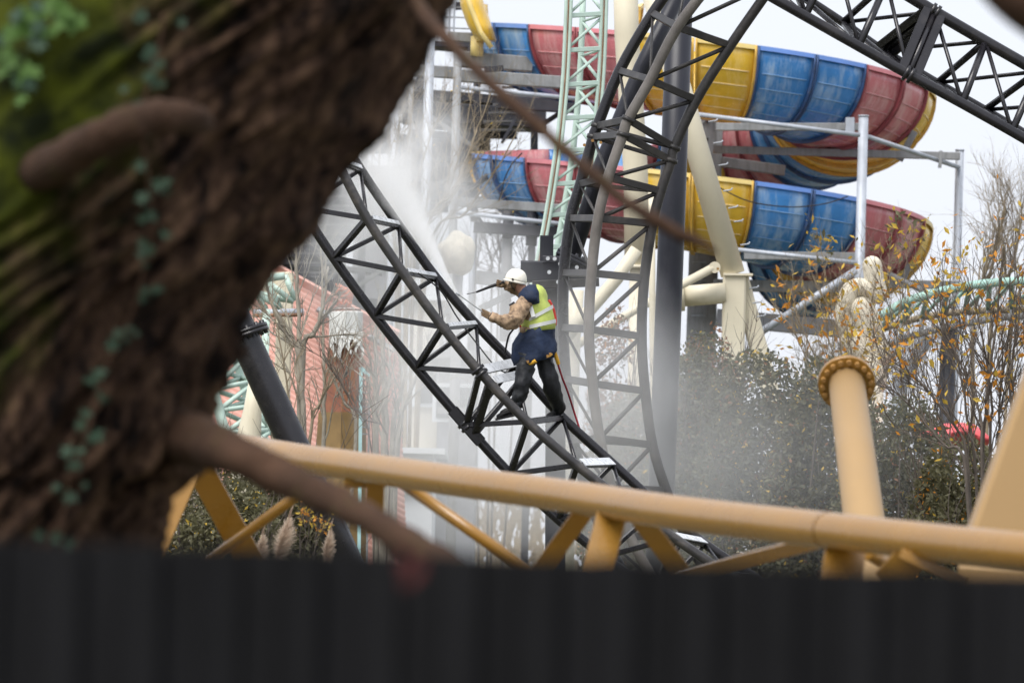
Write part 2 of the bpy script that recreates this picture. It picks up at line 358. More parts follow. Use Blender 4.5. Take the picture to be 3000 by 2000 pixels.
for i in range(len(A_M)):
    p, q = nA[0][i], nA[1][i]
    MB().box(p, q, 0.07, 0.06, (0, 0, 1), bev=0.006).build('cross_tie', bs, tA)
    tt = (nA[0][min(i + 1, 15)] - nA[0][max(i - 1, 0)]).normalized()
    up = tt.cross(q - p).normalized()
    if up.z < 0: up = -up
    if i in (9, 11, 5, 6, 7, 8, 13):
        wd = 0.11 if i in (9, 11, 13) else 0.05
        MB().box(p.lerp(q, 0.1) + up * 0.04, p.lerp(q, 0.92) + up * 0.04, 0.012, wd, up).build('lit_wet_tie_plate', M['wet_lit'], tA)  # pale plate paints the light on the wet tie top
        if i == 9: MB().box(p.lerp(q, 0.1) + up * 0.04 + tt * 0.16, p.lerp(q, 0.92) + up * 0.04 + tt * 0.16, 0.012, 0.1, up).build('lit_wet_tie_plate', M['wet_lit'], tA)
# thin bright wear line on the washed rail
off = (RT * 0.014 * -1 + UP * 0.0 - FWD * 0.0455)
# splice at station 9
i = 9
for k in (0, 1, 2):
    a = nA[k][i]; tt = (nA[k][i + 1] - nA[k][i - 1]).normalized()
    for s in (-0.03, 0.03): MB().disc(a + tt * s, tt, 0.085, 0.035, 16).build('splice_flange', bs, tA)
dd = (nA[2][10] - nA[2][8]).normalized() * 0.14
MB().box(nA[2][9] + dd, nA[0][9] + dd * 1.2, 0.085, 0.085, (0, 0, 1), bev=0.008).build('splice_beam', bs, tA)
MB().box(nA[2][9] + dd, nA[1][9] + dd * 1.2, 0.06, 0.06, (0, 0, 1), bev=0.008).build('splice_beam', bs, tA)
MB().box(nA[2][9] - dd * 1.6, nA[2][9] + dd * 1.8, 0.15, 0.13, FWD, bev=0.015).build('splice_sleeve', bs, tA)

# --- steep track rising behind it
B_2 = [(2230, -260), (2110, -85), (1985, 80), (1905, 235), (1840, 350), (1825, 395), (1782, 520), (1752, 640), (1733, 800), (1725, 964), (1736, 1123), (1757, 1283), (1792, 1430), (1845, 1570), (1915, 1700)]
B_R = [(2380, -215), (2268, -50), (2140, 134), (2040, 293), (1975, 432), (1966, 470), (1936, 560), (1912, 655), (1888, 815), (1880, 985), (1890, 1145), (1912, 1303), (1952, 1435), (2010, 1570), (2080, 1700)]
B_1 = [(2130, -270), (2020, -110), (1912, 40), (1815, 208), (1750, 370), (1738, 402), (1700, 540), (1672, 640), (1652, 800), (1650, 960), (1658, 1110), (1680, 1290), (1718, 1430), (1770, 1570), (1838, 1700)]
gr = M['grey_rail']
tB, nB = track3('coaster_track', 'dusty dark track rising almost upright and bending away at its top', [B_2, B_R, B_1],
    ['running_rail', 'running_rail', 'spine_tube'], [66.0, 66.25, 66.9], [0.062, 0.06, 0.066], [M['dusty_rail'], gr, bs],
    [(0, 1, -1, 'brace', 0.026, 0, gr), (2, 0, 1, 'brace', 0.018, 0, gr)],
    ground(P(1800, 1200, 66.5)))
for i in range(len(B_2)):
    for a, b, sz in ((0, 1, 0.085), (2, 0, 0.085), (2, 1, 0.05)):
        MB().box(nB[a][i], nB[b][i], sz * 0.8, sz, (0, 1, 0), bev=0.008).build('cross_tie', gr, tB)
for k in (0, 1, 2):
    for i in (4, 5):
        tt = (nB[k][i + 1] - nB[k][i - 1]).normalized()
        MB().disc(nB[k][i], tt, 0.078, 0.05, 18).build('splice_flange', gr, tB)
for (x, y) in ((1712, 425), (1760, 418), (1736, 412)):
    MB().disc(P(x, y, 65.8), FWD, 0.018, 0.03, 8).build('bolt', M['rusty_bolt'], tB)

# --- big truss crossing the sky
C_1 = [(1600, -410), (1750, -315), (1900, -220), (2050, -130), (2205, -40), (2360, 48), (2516, 136), (2662, 218), (2819, 303), (2965, 385), (3110, 470), (3260, 560), (3410, 655), (3560, 755)]
C_2 = [(1690, -620), (1840, -525), (1990, -430), (2140, -335), (2290, -240), (2445, -142), (2598, -50), (2738, 35), (2887, 122), (3040, 210), (3190, 300), (3340, 390), (3490, 485), (3640, 585)]
C_3 = [(1560, -480), (1710, -387), (1860, -295), (2015, -205), (2170, -118), (2330, -24), (2469, 66), (2590, 150), (2745, 243), (2885, 322), (3030, 408), (3180, 500), (3330, 595), (3480, 695)]
tC, nC = track3('coaster_track', 'heavy black three-tube truss track sloping across the open sky', [C_1, C_2, C_3],
    ['chord_tube', 'chord_tube', 'chord_tube'], [64.0, 64.6, 65.4], [0.06, 0.068, 0.05], [bs, bs, bs],
    [(0, 1, 0, 'brace', 0.042, 0, bs), (1, 0, 1, 'brace', 0.024, 0, bs), (2, 1, 0, 'brace', 0.04, 0, bs), (2, 1, 1, 'brace', 0.024, 0, bs), (2, 0, 0, 'brace', 0.055, 1.0, bs), (2, 0, 1, 'brace', 0.03, 0, bs)],
    ground(P(2700, 300, 64.5)))
i = 7
for k in (0, 1, 2):
    tt = (nC[k][i + 1] - nC[k][i - 1]).normalized()
    for s in (-0.03, 0.03): MB().disc(nC[k][i] + tt * s, tt, 0.095, 0.04, 18).build('splice_flange', bs, tC)
tt = (nC[0][i + 1] - nC[0][i - 1]).normalized()
for s in (-0.09, 0.09):
    MB().box(nC[0][i] + tt * s, nC[1][i] + tt * s, 0.11, 0.10, (0, 1, 0), bev=0.01).build('splice_beam', bs, tC)
    MB().box(nC[2][i] + tt * s, nC[1][i] + tt * s, 0.10, 0.09, (0, 1, 0), bev=0.01).build('splice_beam', bs, tC)

# --- dark columns
def column(name, label, pts, Y, r, mt, cat='support column', flange=None, to_ground=True, n=24, r2=None, group=None):
    pp = [P(x, y, Y if not isinstance(Y, (list, tuple)) else Y[i]) for i, (x, y) in enumerate(pts)]
    if to_ground:
        a, b = pp[-2], pp[-1]; d = (b - a) * (1 / (b - a).length)
        pp.append(b + d * (b.z / -d.z) if d.z < -0.2 else ground(b))
    t = thing(name, label, cat, ground(pp[-1]), group)
    MB().tube(pp, r, n, r2=r2).build('shaft', mt, t)
    for (x, y, Yf, rf, th) in (flange or []):
        c = P(x, y, Yf); ax = (pp[0] - pp[1]).normalized()
        for s in (-0.55, 0.55):
            f = MB().disc(c + ax * th * s, ax, rf, th, 24).build('flange', mt, t)
        u = ax.orthogonal().normalized(); v = ax.cross(u)
        for k in range(12):
            an = 2 * math.pi * k / 12
            MB().tube([c + (u * math.cos(an) + v * math.sin(an)) * rf * 0.86 + ax * th * q for q in (-1.9, 1.9)], th * 0.6, 6).build('bolt', mt, t)
    return t
column('support_column', 'broad navy steel column standing right behind the upright track', [(1997, -160), (1967, 680), (1950, 1120), (1938, 1430)], 70, 0.163, M['navy_steel'])
column('support_column', 'leaning black tube between the rails of the upright track', [(2010, -60), (1880, 200), (1760, 490), (1672, 770)], 67.6, 0.098, M['navy_steel'], to_ground=False,
       flange=[(1676, 756, 67.6, 0.2, 0.035)])
column('support_column', 'black leaning leg with bolted flange in front of salmon roof', [(600, 700), (690, 930), (780, 1130), (868, 1320)], 56, 0.15, M['black_steel'],
       flange=[(718, 978, 56, 0.24, 0.035)])
# joint box left of the upright track: beam, plate, post
jt = thing('bolted_steelwork', 'dark bolted beam and post assembly beside the worker helmet', 'steelwork', ground(P(1630, 1300, 67.8)))
MB().box(P(1525, 795, 67.8), P(1745, 800, 67.8), 0.3, 0.25, (0, 1, 0), bev=0.02).build('beam', M['navy_steel'], jt)
MB().box(P(1560, 835, 67.5), P(1755, 826, 67.5), 0.12, 0.10, (0, 1, 0), bev=0.01).build('beam', M['grey_rail'], jt)
MB().box(P(1628, 790, 67.9), ground(P(1640, 1500, 67.9)) , 0.28, 0.24, (0, 1, 0), bev=0.02).build('post', M['navy_steel'], jt)
MB().box(P(1602, 690, 67.7), P(1600, 850, 67.7), 0.04, 0.16, (0, 1, 0)).build('gusset', M['navy_steel'], jt)
MB().box(P(1590, 760, 67.45), P(1660, 762, 67.45), 0.05, 0.09, (0, 1, 0), bev=0.01).build('bracket', M['dark_frame'], jt)
for (x, y) in ((1605, 757), (1625, 758), (1641, 773), (1609, 797), (1635, 826), (1690, 783)):
    MB().disc(P(x, y, 67.38), FWD, 0.024, 0.05, 10).build('bolt', M['wet_lit'], jt)
MB().box(P(1395, 812, 69.5), P(1540, 828, 69.5), 0.12, 0.16, (0, 1, 0)).build('beam', M['galv_dark'], jt)
MB().box(P(1405, 905, 69.5), P(1540, 840, 69.5), 0.06, 0.08, (0, 1, 0)).build('strut', M['galv_dark'], jt)

# ------------------------------------------------------------------ mint lattice tower track
mT = thing('lattice_track', 'tall mint green lattice track with rust streaked rails', 'lattice track', ground(P(1590, 900, 80)))
mL = [(1668, -120), (1666, 0), (1661, 128), (1655, 239), (1642, 383), (1630, 470), (1610, 600), (1588, 720), (1560, 850)]
mR = [(1772, -120), (1770, 0), (1766, 128), (1760, 239), (1747, 383), (1736, 470), (1715, 600), (1692, 720), (1664, 850)]
sL, sR = spline(PL(mL, 80), 8), spline(PL(mR, 80.3), 8)
for s, nm in ((sL, 'running_rail'), (sR, 'running_rail')):
    o = MB().tube(s, 0.052, 14).build(nm, M['mint_rust'], mT)
    for dx, mm, rr in ((-0.034, M['mint'], 0.026), (0.034, M['mint'], 0.026)):
        MB().tube([p + RT * dx - FWD * 0.034 for p in s], rr, 8).build('edge_flange', mm, mT)
    MB().tube([p - FWD * 0.05 for p in s], 0.011, 6).build('rust_streak', M['rust'], mT)
def at_y(s, y):
    best = None
    for i in range(len(s) - 1):
        for p in (s[i],):
            q = (p - CAM); py = 1000 - q.dot(UP) / q.dot(FWD) / (36 / FOC) * 3000
            if best is None or abs(py - y) < best[0]: best = (abs(py - y), i, p)
    # linear refine
    i = best[1]; cand = []
    for a, b in ((i - 1, i), (i, i + 1)):
        if a < 0 or b >= len(s): continue
        for k in range(11):
            p = s[a].lerp(s[b], k / 10); q = p - CAM; py = 1000 - q.dot(UP) / q.dot(FWD) / (36 / FOC) * 3000
            cand.append((abs(py - y), p))
    return min(cand, key=lambda c: c[0])[1]
rung = [-60, 43, 145, 246, 344, 440, 536, 628, 722, 815]
spn = []
for k, y in enumerate(rung):
    a, b = at_y(sL, y + 3), at_y(sR, y - 3)
    MB().box(a, b, 0.06, 0.065, (0, 1, 0), bev=0.006).build('cross_tie', M['mint'], mT)
    spn.append(a.lerp(b, 0.42) + Vector((0, 0.8, -0.02)))
for k in range(len(rung) - 1):
    a, b = at_y(sL, rung[k + 1] - 8), at_y(sR, rung[k] + 12)
    MB().tube([a + Vector((0.04, 0, 0)), b - Vector((0.04, 0, 0))], 0.022, 8).build('brace', M['mint'], mT)
    c = spn[k] if k % 2 else spn[k + 1]
    MB().tube([spn[k], at_y(sR, rung[k + 1] - 6)], 0.024, 8).build('brace', M['mint'], mT)
    MB().tube([spn[k], at_y(sR, rung[k])], 0.02, 8).build('brace', M['mint'], mT)
MB().tube(spn, 0.045, 10).build('spine_tube', M['mint'], mT)

# ------------------------------------------------------------------ cream support columns
cr = M['cream']
Kc = column('cream_column', 'straight cream column behind the mint lattice with a bolted joint', [(1830, -140), (1836, 100), (1862, 500), (1866, 780)], 92, 0.20, cr, to_ground=False)
MB().tube([P(1866, 780, 92), ground(P(1868, 1100, 92))], 0.12, 20).build('lower_shaft', cr, Kc)
MB().disc(P(1866, 782, 92), (0, 0, 1), 0.23, 0.05, 24).build('flange', cr, Kc)
Kd = thing('cream_column', 'big leaning cream column on a splayed base with short stub pipe', 'support column', ground(P(2150, 1300, 90)))
c0, c1 = P(1886, -110, 90), P(2147, 803, 90)
MB().tube([c0, c1], 0.178, 28, r2=0.195).build('shaft', cr, Kd)
ax = (c1 - c0).normalized()
MB().box(P(2118, 805, 90), P(2204, 806, 90), 0.46, 0.035, (0, 1, 0)).build('base_plate', cr, Kd)
MB().box(P(2152, 806, 90), ground(P(2142, 1300, 90)), 0.36, 0.36, (0, 1, 0), bev=0.03).build('leg', cr, Kd)
MB().box(P(2165, 808, 90.15), P(2290, 1270, 90.15), 0.30, 0.28, (0, 1, 0), bev=0.03).build('leg', cr, Kd)
MB().tube([P(2000, 868, 89.9), P(2125, 858, 89.9)], 0.165, 26).build('stub_pipe', cr, Kd)
MB().disc(P(1998, 868, 89.9), P(2125, 858, 89.9) - P(2000, 868, 89.9), 0.235, 0.06, 26).build('flange', cr, Kd)
MB().tube([P(1690, 1010, 89.3), P(1865, 905, 89.4), P(2088, 785, 89.5)], 0.068, 16).build('tie_rod', cr, Kd)
MB().disc(P(2094, 783, 89.5), FWD, 0.09, 0.12, 18).build('pin_joint', cr, Kd)
MB().disc(P(2103, 787, 89.35), FWD, 0.022, 0.06, 8).build('bolt', M['rusty_bolt'], Kd)
for (x, y) in ((2045, 357), (2060, 420), (2075, 485), (2088, 560), (2104, 610), (2120, 650), (2139, 718)):
    a = P(x + 30, y, 89.95); MB().tube([a, a + RT * 0.13 + UP * 0.02, a + RT * 0.15 + UP * 0.05], 0.012, 6).build('step_iron', M['galv'], Kd)
for (x, y) in ((2195, 845), (2204, 888), (2216, 928)):
    a = P(x, y, 89.9); MB().tube([a, a + RT * 0.13 + UP * 0.02, a + RT * 0.15 + UP * 0.05], 0.012, 6).build('step_iron', M['galv'], Kd)
column('cream_column', 'slim cream post showing between upright track and navy column', [(1909, 560), (1911, 880), (1914, 1150)], 86, 0.05, cr)
ks = thing('cream_strut', 'short fat cream strut slanting behind the upright track', 'strut', ground(P(1760, 1200, 88)))
MB().tube([P(1660, 985, 88), P(1730, 905, 88), P(1808, 815, 88), P(1865, 730, 88)], 0.10, 20).build('shaft', cr, ks)
MB().tube([P(1690, 850, 88.3), P(1680, 1000, 88.3), ground(P(1672, 1200, 88.3))], 0.11, 18).build('post', cr, ks)
# ------------------------------------------------------------------ helical raft slide
CY = 114.6
RO = 4.66
PITCH_T = 2.63
AX = P(2062, 118, CY); AX = Vector((AX.x, CY, 0))
Z0 = P(2062, 118, CY - RO).z
STEP = R(15)
def prof(u):
    """trough section, u 0 (outer rim) .. 1 (inner rim): radial offset, height"""
    a = math.pi * u
    return -1.66 + 1.66 * math.cos(a), -1.42 * math.sin(a) ** 0.95
def hp(th, dr, dz):
    r = RO + dr
    return Vector((r * math.sin(th), -r * math.cos(th), Z0 - PITCH_T * th / (2 * math.pi) + dz))
def panel_mesh():
    m = MB(); NT, NU = 5, 22
    def shell(t0, t1, off, lo=0.0, hi=1.0, nt=NT, nu=NU, mi=0, thick=None):
        th = thick if thick is not None else 0.02
        base = len(m.v)
        for s in (0, 1):
            for i in range(nt + 1):
                for j in range(nu + 1):
                    u = lo + (hi - lo) * j / nu
                    dr, dz = prof(u); e = 1e-3
                    a, b = prof(max(0, u - e)), prof(min(1, u + e))
                    tx, tz = b[0] - a[0], b[1] - a[1]; l = math.hypot(tx, tz) or 1
                    nx_, nz_ = -tz / l, tx / l      # outward normal of the section
                    o = off if s == 0 else off - th
                    m.v.append(hp(t0 + (t1 - t0) * i / nt, dr - nx_ * -o if False else dr + nx_ * o * 1, dz + nz_ * o * 1))
        W = (nt + 1) * (nu + 1)
        for s in (0, 1):
            for i in range(nt):
                for j in range(nu):
                    a = base + s * W + i * (nu + 1) + j
                    m.face((a, a + 1, a + nu + 2, a + nu + 1), True, mi)
        def strip(ids):
            for a, b in zip(ids[:-1], ids[1:]): m.face((base + a, base + b, base + W + b, base + W + a), False, mi)
        strip(list(range(nu + 1))); strip([nt * (nu + 1) + j for j in range(nu + 1)])
        strip([i * (nu + 1) for i in range(nt + 1)]); strip([i * (nu + 1) + nu for i in range(nt + 1)])
    g = R(0.12)
    shell(g, STEP - g, 0.0)
    fl = R(0.62)
    shell(g, fl, 0.06, 0.0, 1.0, 1, NU, 1, 0.058)                 # end flanges standing proud
    shell(STEP - fl, STEP - g, 0.06, 0.0, 1.0, 1, NU, 1, 0.058)
    for u in (0.11, 0.18, 0.25, 0.32, 0.39):                       # moulded stiffening ridges
        shell(R(1.6), STEP - R(1.6), 0.012, u - 0.0022, u + 0.0022, NT, 1, 2, 0.011)
    for u, s in ((0.0, 1), (1.0, -1)):                             # rim lip
        dr, _ = prof(u)
        base = len(m.v); pr = [(0.05 * s, -0.075), (0.05 * s, 0.012), (-0.02 * s, 0.012), (-0.02 * s, -0.01), (0.03 * s, -0.012), (0.03 * s, -0.075)]
        for i in range(NT + 1):
            for (x, z) in pr: m.v.append(hp(g + (STEP - 2 * g) * i / NT, dr + x, z))
        n = len(pr)
        for i in range(NT):
            for k in range(n):
                k2 = (k + 1) % n
                m.face((base + i * n + k, base + i * n + k2, base + (i + 1) * n + k2, base + (i + 1) * n + k), False, 3)
    return m
slide = thing('raft_slide', 'spiral water slide trough in faded blue, red and yellow sections', 'water slide', (AX.x, AX.y, 0))
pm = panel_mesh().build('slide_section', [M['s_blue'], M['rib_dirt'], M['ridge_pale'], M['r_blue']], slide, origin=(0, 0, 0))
me = pm.data
first = True
k0, k1 = -2, 38
seq = [('blue', M['s_blue'], M['r_blue']), ('red', M['s_red'], M['r_red']), ('yellow', M['s_yellow'], M['r_yellow'])]
for k in range(k0, k1):
    o = pm if first else pm.copy()
    if not first: COL.objects.link(o)
    first = False
    th = R(-79) + STEP * k
    extra = 0.0
    if k < -1: extra = 0.30 * (-1 - k) + 0.08 * (-1 - k) ** 2
    o.parent = slide; o.location = (0, 0, -PITCH_T * th / (2 * math.pi) + extra); o.rotation_euler = (0, 0, th)
    nm, a, b = seq[(k // 2) % 3]
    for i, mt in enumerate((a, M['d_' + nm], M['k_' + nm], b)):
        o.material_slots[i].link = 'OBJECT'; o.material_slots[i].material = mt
    o['label'] = nm + ' slide section'
# start: mesh panel was built for th 0..STEP, rotation about the axis keeps the helix because z is offset with it

# supporting steelwork of the slide
gv, gd, df = M['galv'], M['galv_dark'], M['dark_frame']
def frame(name, label, base):
    return thing(name, label, 'steelwork', ground(base))
fr = frame('steel_support', 'galvanised post and beam frame carrying the slide on its open side', P(2670, 700, 110))
def bar(t, nm, a, b, Y, wpx, mt, hpx=None, Y2=None):
    p, q = P(*a, Y), P(*b, Y2 if Y2 else Y)
    w_ = wpx * PX(Y); MB().box(p, q, w_ if not hpx else hpx * PX(Y), w_, (0, 1, 0), bev=w_ * 0.06).build(nm, mt, t)
def pipe(t, nm, a, b, Y, wpx, mt, Y2=None):
    MB().tube([P(*a, Y), P(*b, Y2 if Y2 else Y)], wpx * PX(Y) / 2, 14).build(nm, mt, t)
def post(t, x0, y0, x1, y1, Y, wpx, mt, down=True):
    p, q = P(x0, y0, Y), P(x1, y1, Y)
    if down: q = ground(q) 
    MB().tube([p, q], wpx * PX(Y) / 2, 18).build('post', mt, t)
    MB().disc(p, (0, 0, 1), wpx * PX(Y) * 0.55, 0.03, 18).build('post_cap', mt, t)
post(fr, 2530, 340, 2515, 800, 109.3, 29, gv); post(fr, 2812, 440, 2800, 850, 113.5, 25, gv)
bar(fr, 'beam', (2098, 372), (2528, 372), 109.9, 22, gd); bar(fr, 'beam', (2090, 438), (2812, 458), 112.8, 22, gd)
bar(fr, 'plate', (2490, 345), (2490, 395), 109.6, 26, gv)
bar(fr, 'plate', (2757, 442), (2753, 492), 112.4, 10, gd)
pipe(fr, 'tie_pipe', (2036, 334), (2520, 396), 109.0, 13, gv); pipe(fr, 'tie_pipe', (2535, 398), (2808, 490), 109.3, 14, gv, 113.4)
pipe(fr, 'tie_pipe', (2150, 730), (2512, 770), 109.0, 13, gv); bar(fr, 'beam', (2180, 748), (2515, 752), 110.2, 24, gd)
pipe(fr, 'brace_pipe', (2225, 975), (2508, 792), 109.0, 22, gv)
bar(fr, 'beam', (2480, 828), (2810, 836), 113.0, 24, gd); pipe(fr, 'brace_pipe', (2600, 800), (2760, 880), 112.0, 16, gd)
bar(fr, 'beam', (2090, 835), (2500, 842), 112.6, 34, gd)
bar(fr, 'beam', (2100, 930), (2480, 965), 113, 50, M['wall_grey'])
bar(fr, 'bracket', (2635, 470), (2680, 385), 113.2, 20, gd); bar(fr, 'bracket', (2640, 830), (2665, 775), 113.2, 18, gd)
bar(fr, 'saddle', (2330, 350), (2440, 345), 112.0, 20, M['galv_dark'], 60); bar(fr, 'saddle', (2425, 338), (2450, 318), 111.6, 22, gv)
bar(fr, 'saddle', (2330, 740), (2440, 738), 112.0, 20, gd, 60)
bar(fr, 'saddle', (2078, 512), (2310, 522), 118, 26, gd, 80); bar(fr, 'bracket', (2285, 530), (2290, 485), 118, 14, df)
cc = thing('slide_column', 'grey central column with rungs behind the cream column', 'support column', (AX.x + 0.05, AX.y, 0))
MB().tube([P(2078, 270, CY), ground(P(2045, 1010, CY))], 0.30, 22).build('shaft', gd, cc)
for k in range(13):
    a = P(2056 - k * 0.8, 300 + 52 * k, CY - 0.31); MB().tube([a - RT * 0.14, a + RT * 0.14], 0.014, 6).build('rung', gv, cc)
bar(cc, 'beam', (2078, 470), (2300, 500), CY, 30, gd); bar(cc, 'junction_box', (2060, 300), (2095, 302), CY - 0.5, 24, gv)
# cable hanging on the slide
cb = MB().tube(spline(PL([(2098, 545), (2180, 585), (2260, 602), (2340, 606), (2420, 596), (2485, 575)], 108.9), 5), 0.012, 6).build('cable', M['rubber'])
tag(cb, 'thin black cable sagging across the lower blue slide section', 'cable')
cb = MB().tube(spline(PL([(1530, 448), (1500, 480), (1478, 525), (1470, 560), (1460, 590)], 109.2), 5), 0.014, 6).build('cable', M['rubber'])
tag(cb, 'short black cable draped over the lower slide curve by the bare branches', 'cable')

# left side steel work and stair tower
fl_ = frame('steel_support', 'grey pipe posts and beams under the slide beside the stairs', P(1300, 600, 111))
post(fl_, 1262, 30, 1247, 640, 109.5, 28, gv); post(fl_, 1342, 150, 1326, 620, 109.6, 25, gd); post(fl_, 1160, 235, 1150, 620, 113, 22, gv)
post(fl_, 1205, 250, 1195, 600, 118, 14, gd)
bar(fl_, 'beam', (1190, 205), (1350, 215), 110.2, 34, gd); bar(fl_, 'beam', (1340, 222), (1690, 245), 110.6, 36, gd)
bar(fl_, 'beam', (1330, 172), (1560, 190), 112, 44, gd)
bar(fl_, 'plate', (1418, 205), (1475, 200), 110.3, 18, df)
pipe(fl_, 'tie_pipe', (1350, 256), (1712, 292), 109.4, 13, gv); pipe(fl_, 'tie_pipe', (1338, 622), (1700, 662), 109.4, 13, gv)
bar(fl_, 'beam', (1338, 592), (1650, 612), 110.6, 26, gd); bar(fl_, 'beam', (1388, 665), (1640, 682), 112, 32, df)
pipe(fl_, 'post', (1492, 612), (1486, 700), 112.2, 32, df); pipe(fl_, 'post', (1562, 612), (1556, 720), 112.2, 34, df)
pipe(fl_, 'post', (1486, 700), (1478, 1000), 112.2, 32, gd); pipe(fl_, 'post', (1386, 650), (1378, 1000), 112.4, 18, gv)
pipe(fl_, 'brace_pipe', (1375, 560), (1470, 480), 113, 18, df); bar(fl_, 'bracket', (1375, 600), (1440, 690), 111.8, 8, df)
bar(fl_, 'bracket', (1560, 385), (1650, 325), 115, 14, df); bar(fl_, 'beam', (1460, 300), (1690, 312), 118, 40, df)
# upper platform bits at the top left
bar(fl_, 'beam', (1310, 108), (1400, 112), 112, 28, gd)
for x in (1285, 1300, 1318, 1332): bar(fl_, 'railing_post', (x, 10), (x - 4, 120), 113, 6, gv)
for y in (18, 48, 80): bar(fl_, 'railing', (1240, y), (1400, y + 6), 113, 4, gd)
bar(fl_, 'cabinet', (1335, 18), (1360, 18), 113.5, 22, df)
yc = thing('slide_start', 'yellow slide chute end rising at the platform edge', 'water slide', ground(P(1395, 400, 111.5)))
ch = MB(); rs = []
for (x, y, rr) in ((1372, -40, 34), (1385, 20, 36), (1405, 75, 36), (1425, 120, 30)):
    rs.append((P(x, y, 111.6), RT * rr * PX(111), FWD * 0.6))
ch.loft(rs, 16).build('chute', M['s_yellow'], yc)
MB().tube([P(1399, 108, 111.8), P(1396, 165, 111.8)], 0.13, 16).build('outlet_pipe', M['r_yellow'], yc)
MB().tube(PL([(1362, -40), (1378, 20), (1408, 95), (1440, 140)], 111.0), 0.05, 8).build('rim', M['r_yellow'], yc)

# stair tower: flights of grating treads, landings, stringers
st = thing('stair_tower', 'dark open stair tower with rows of steel grating treads', 'stair tower', ground(P(1120, 600, 122)))
def tread(mb, c, wx, dy, th=0.035):
    mb.box(c - RT * wx / 2, c + RT * wx / 2, 0.03, th, FWD); mb.box(c - RT * wx / 2 + Vector((0, dy, 0.02)), c + RT * wx / 2 + Vector((0, dy, 0.02)), 0.03, th, FWD)
    n = 11
    for k in range(n):
        a = c + RT * (-wx / 2 + wx * (k + 0.5) / n); mb.box(a, a + Vector((0.05, dy, 0.02)), wx / n * 0.42, 0.03, RT)
tm = MB(); tread(tm, Vector((0, 0, 0)), 0.95, 0.55)
t0 = tm.build('tread', M['grating'], st, origin=(0, 0, 0)); tme = t0.data; used = [t0]
def put(nm, x, y, Y):
    o = used.pop() if used else D.objects.new(nm, tme)
    if o.name not in COL.objects: COL.objects.link(o)
    o.parent = st; o.location = P(x, y, Y) - root_loc(st)
for k in range(14): put('tread', 1010 - k * 11, 545 + k * 28, 119 - 0.0 * k)          # flight down to the left
for k in range(8): put('tread', 1130 + k * 14, 140 + k * 26, 120)
for k in range(7): put('tread', 1190 - k * 16, 205 + k * 30, 119.5)
for k in range(6): put('tread', 1535 - k * 13, 255 + k * 25, 120.5)
for k in range(5): put('tread', 1440 - k * 12, 530 + k * 24, 120.5)
for k in range(5): put('tread', 940 - k * 14, 470 + k * 26, 121)
for a, b in (((1085, 500), (905, 900)), ((985, 520), (850, 860)), ((1120, 110), (1260, 330)), ((1240, 200), (1110, 430)), ((1570, 240), (1470, 420))):
    bar(st, 'stringer', a, b, 120.4, 9, df)
for (x, y0) in ((905, 420), (1075, 100), (1235, 60), (1400, 150), (1570, 220), (1000, 300)):
    MB().box(P(x, y0, 121.5), ground(P(x - 14, 900, 121.5)), 0.16, 0.16, (0, 1, 0)).build('post', df, st)
for (x0, y0, x1, y1, h) in ((1090, 268, 1480, 300, 26), (1180, 330, 1570, 352, 60), (1200, 395, 1420, 410, 22), (1180, 440, 1400, 450, 70), (1190, 520, 1400, 530, 22), (1240, 570, 1400, 580, 40), (830, 770, 1120, 800, 12), (820, 880, 1120, 900, 40), (1190, 130, 1400, 140, 16), (1370, 150, 1440, 170, 60)):
    bar(st, 'landing', (x0, y0), (x1, y1), 122.6, h, df, 160)
for (a, b) in (((900, 880), (1010, 770)), ((1000, 870), (1120, 790)), ((1260, 340), (1400, 440)), ((1260, 560), (1390, 460)), ((1080, 560), (1190, 450))):
    bar(st, 'brace', a, b, 121.2, 12, M['galv_dark'])
for (x, y, h) in ((1225, 480, 90), (1300, 350, 60), (1430, 380, 50), (960, 860, 90), (1395, 335, 80), (1515, 350, 70), (1240, 300, 70), (1350, 480, 160), (1230, 560, 120), (1150, 420, 60), (930, 700, 220), (1010, 620, 160), (880, 820, 160)):
    bar(st, 'dark_panel', (x - 85, y), (x + 85, y + 4), 123.5, h, df, 10)
# ------------------------------------------------------------------ buildings and themed pieces on the left
rb = thing('salmon_building', 'building with steep salmon pink corrugated roof behind bare trees', 'building', ground(P(860, 1300, 94)))
# roof plane: corrugations run along u (down to the right), v falls towards the viewer
O_ = P(520, 640, 96); U_ = (P(1165, 994, 95.3) - O_); V_ = P(520, 1390, 91.5) - O_
nrm = U_.cross(V_).normalized()
if nrm.y > 0: nrm = -nrm
NSH, NC = 4, 11
for s in range(NSH):
    m = MB(); nn = NC * 6
    for j in range(nn + 1):
        v = (s + j / nn) / NSH
        h = 0.035 * math.sin(2 * math.pi * j / 6)
        for i in range(2):
            m.v.append(O_ + U_ * i + V_ * v + nrm * (h + (0.012 if s % 2 else 0)))
    for j in range(nn): m.face((j * 2, j * 2 + 1, j * 2 + 3, j * 2 + 2), True)
    o = m.build('roof_sheet', M['roof'], rb)
    sd = o.modifiers.new('thickness', 'SOLIDIFY'); sd.thickness = 0.01
MB().box(O_ + nrm * 0.05, O_ + U_ + nrm * 0.05, 0.25, 0.06, nrm).build('verge_trim', M['roof'], rb)
q = O_ + V_ * 1.0; q2 = q + U_
mw = MB(); mw.box(ground(q) + Vector((0, .6, 0)), q + Vector((0, .6, -.1)), 0.2, 0.2).build('corner_post', M['wall_cream'], rb)
MB().quad(ground(q) + Vector((0, .7, 0)), ground(q2) + Vector((0, .7, 0)), q2 + Vector((0, .7, 0)), q + Vector((0, .7, 0))).build('wall', M['wall_cream'], rb)
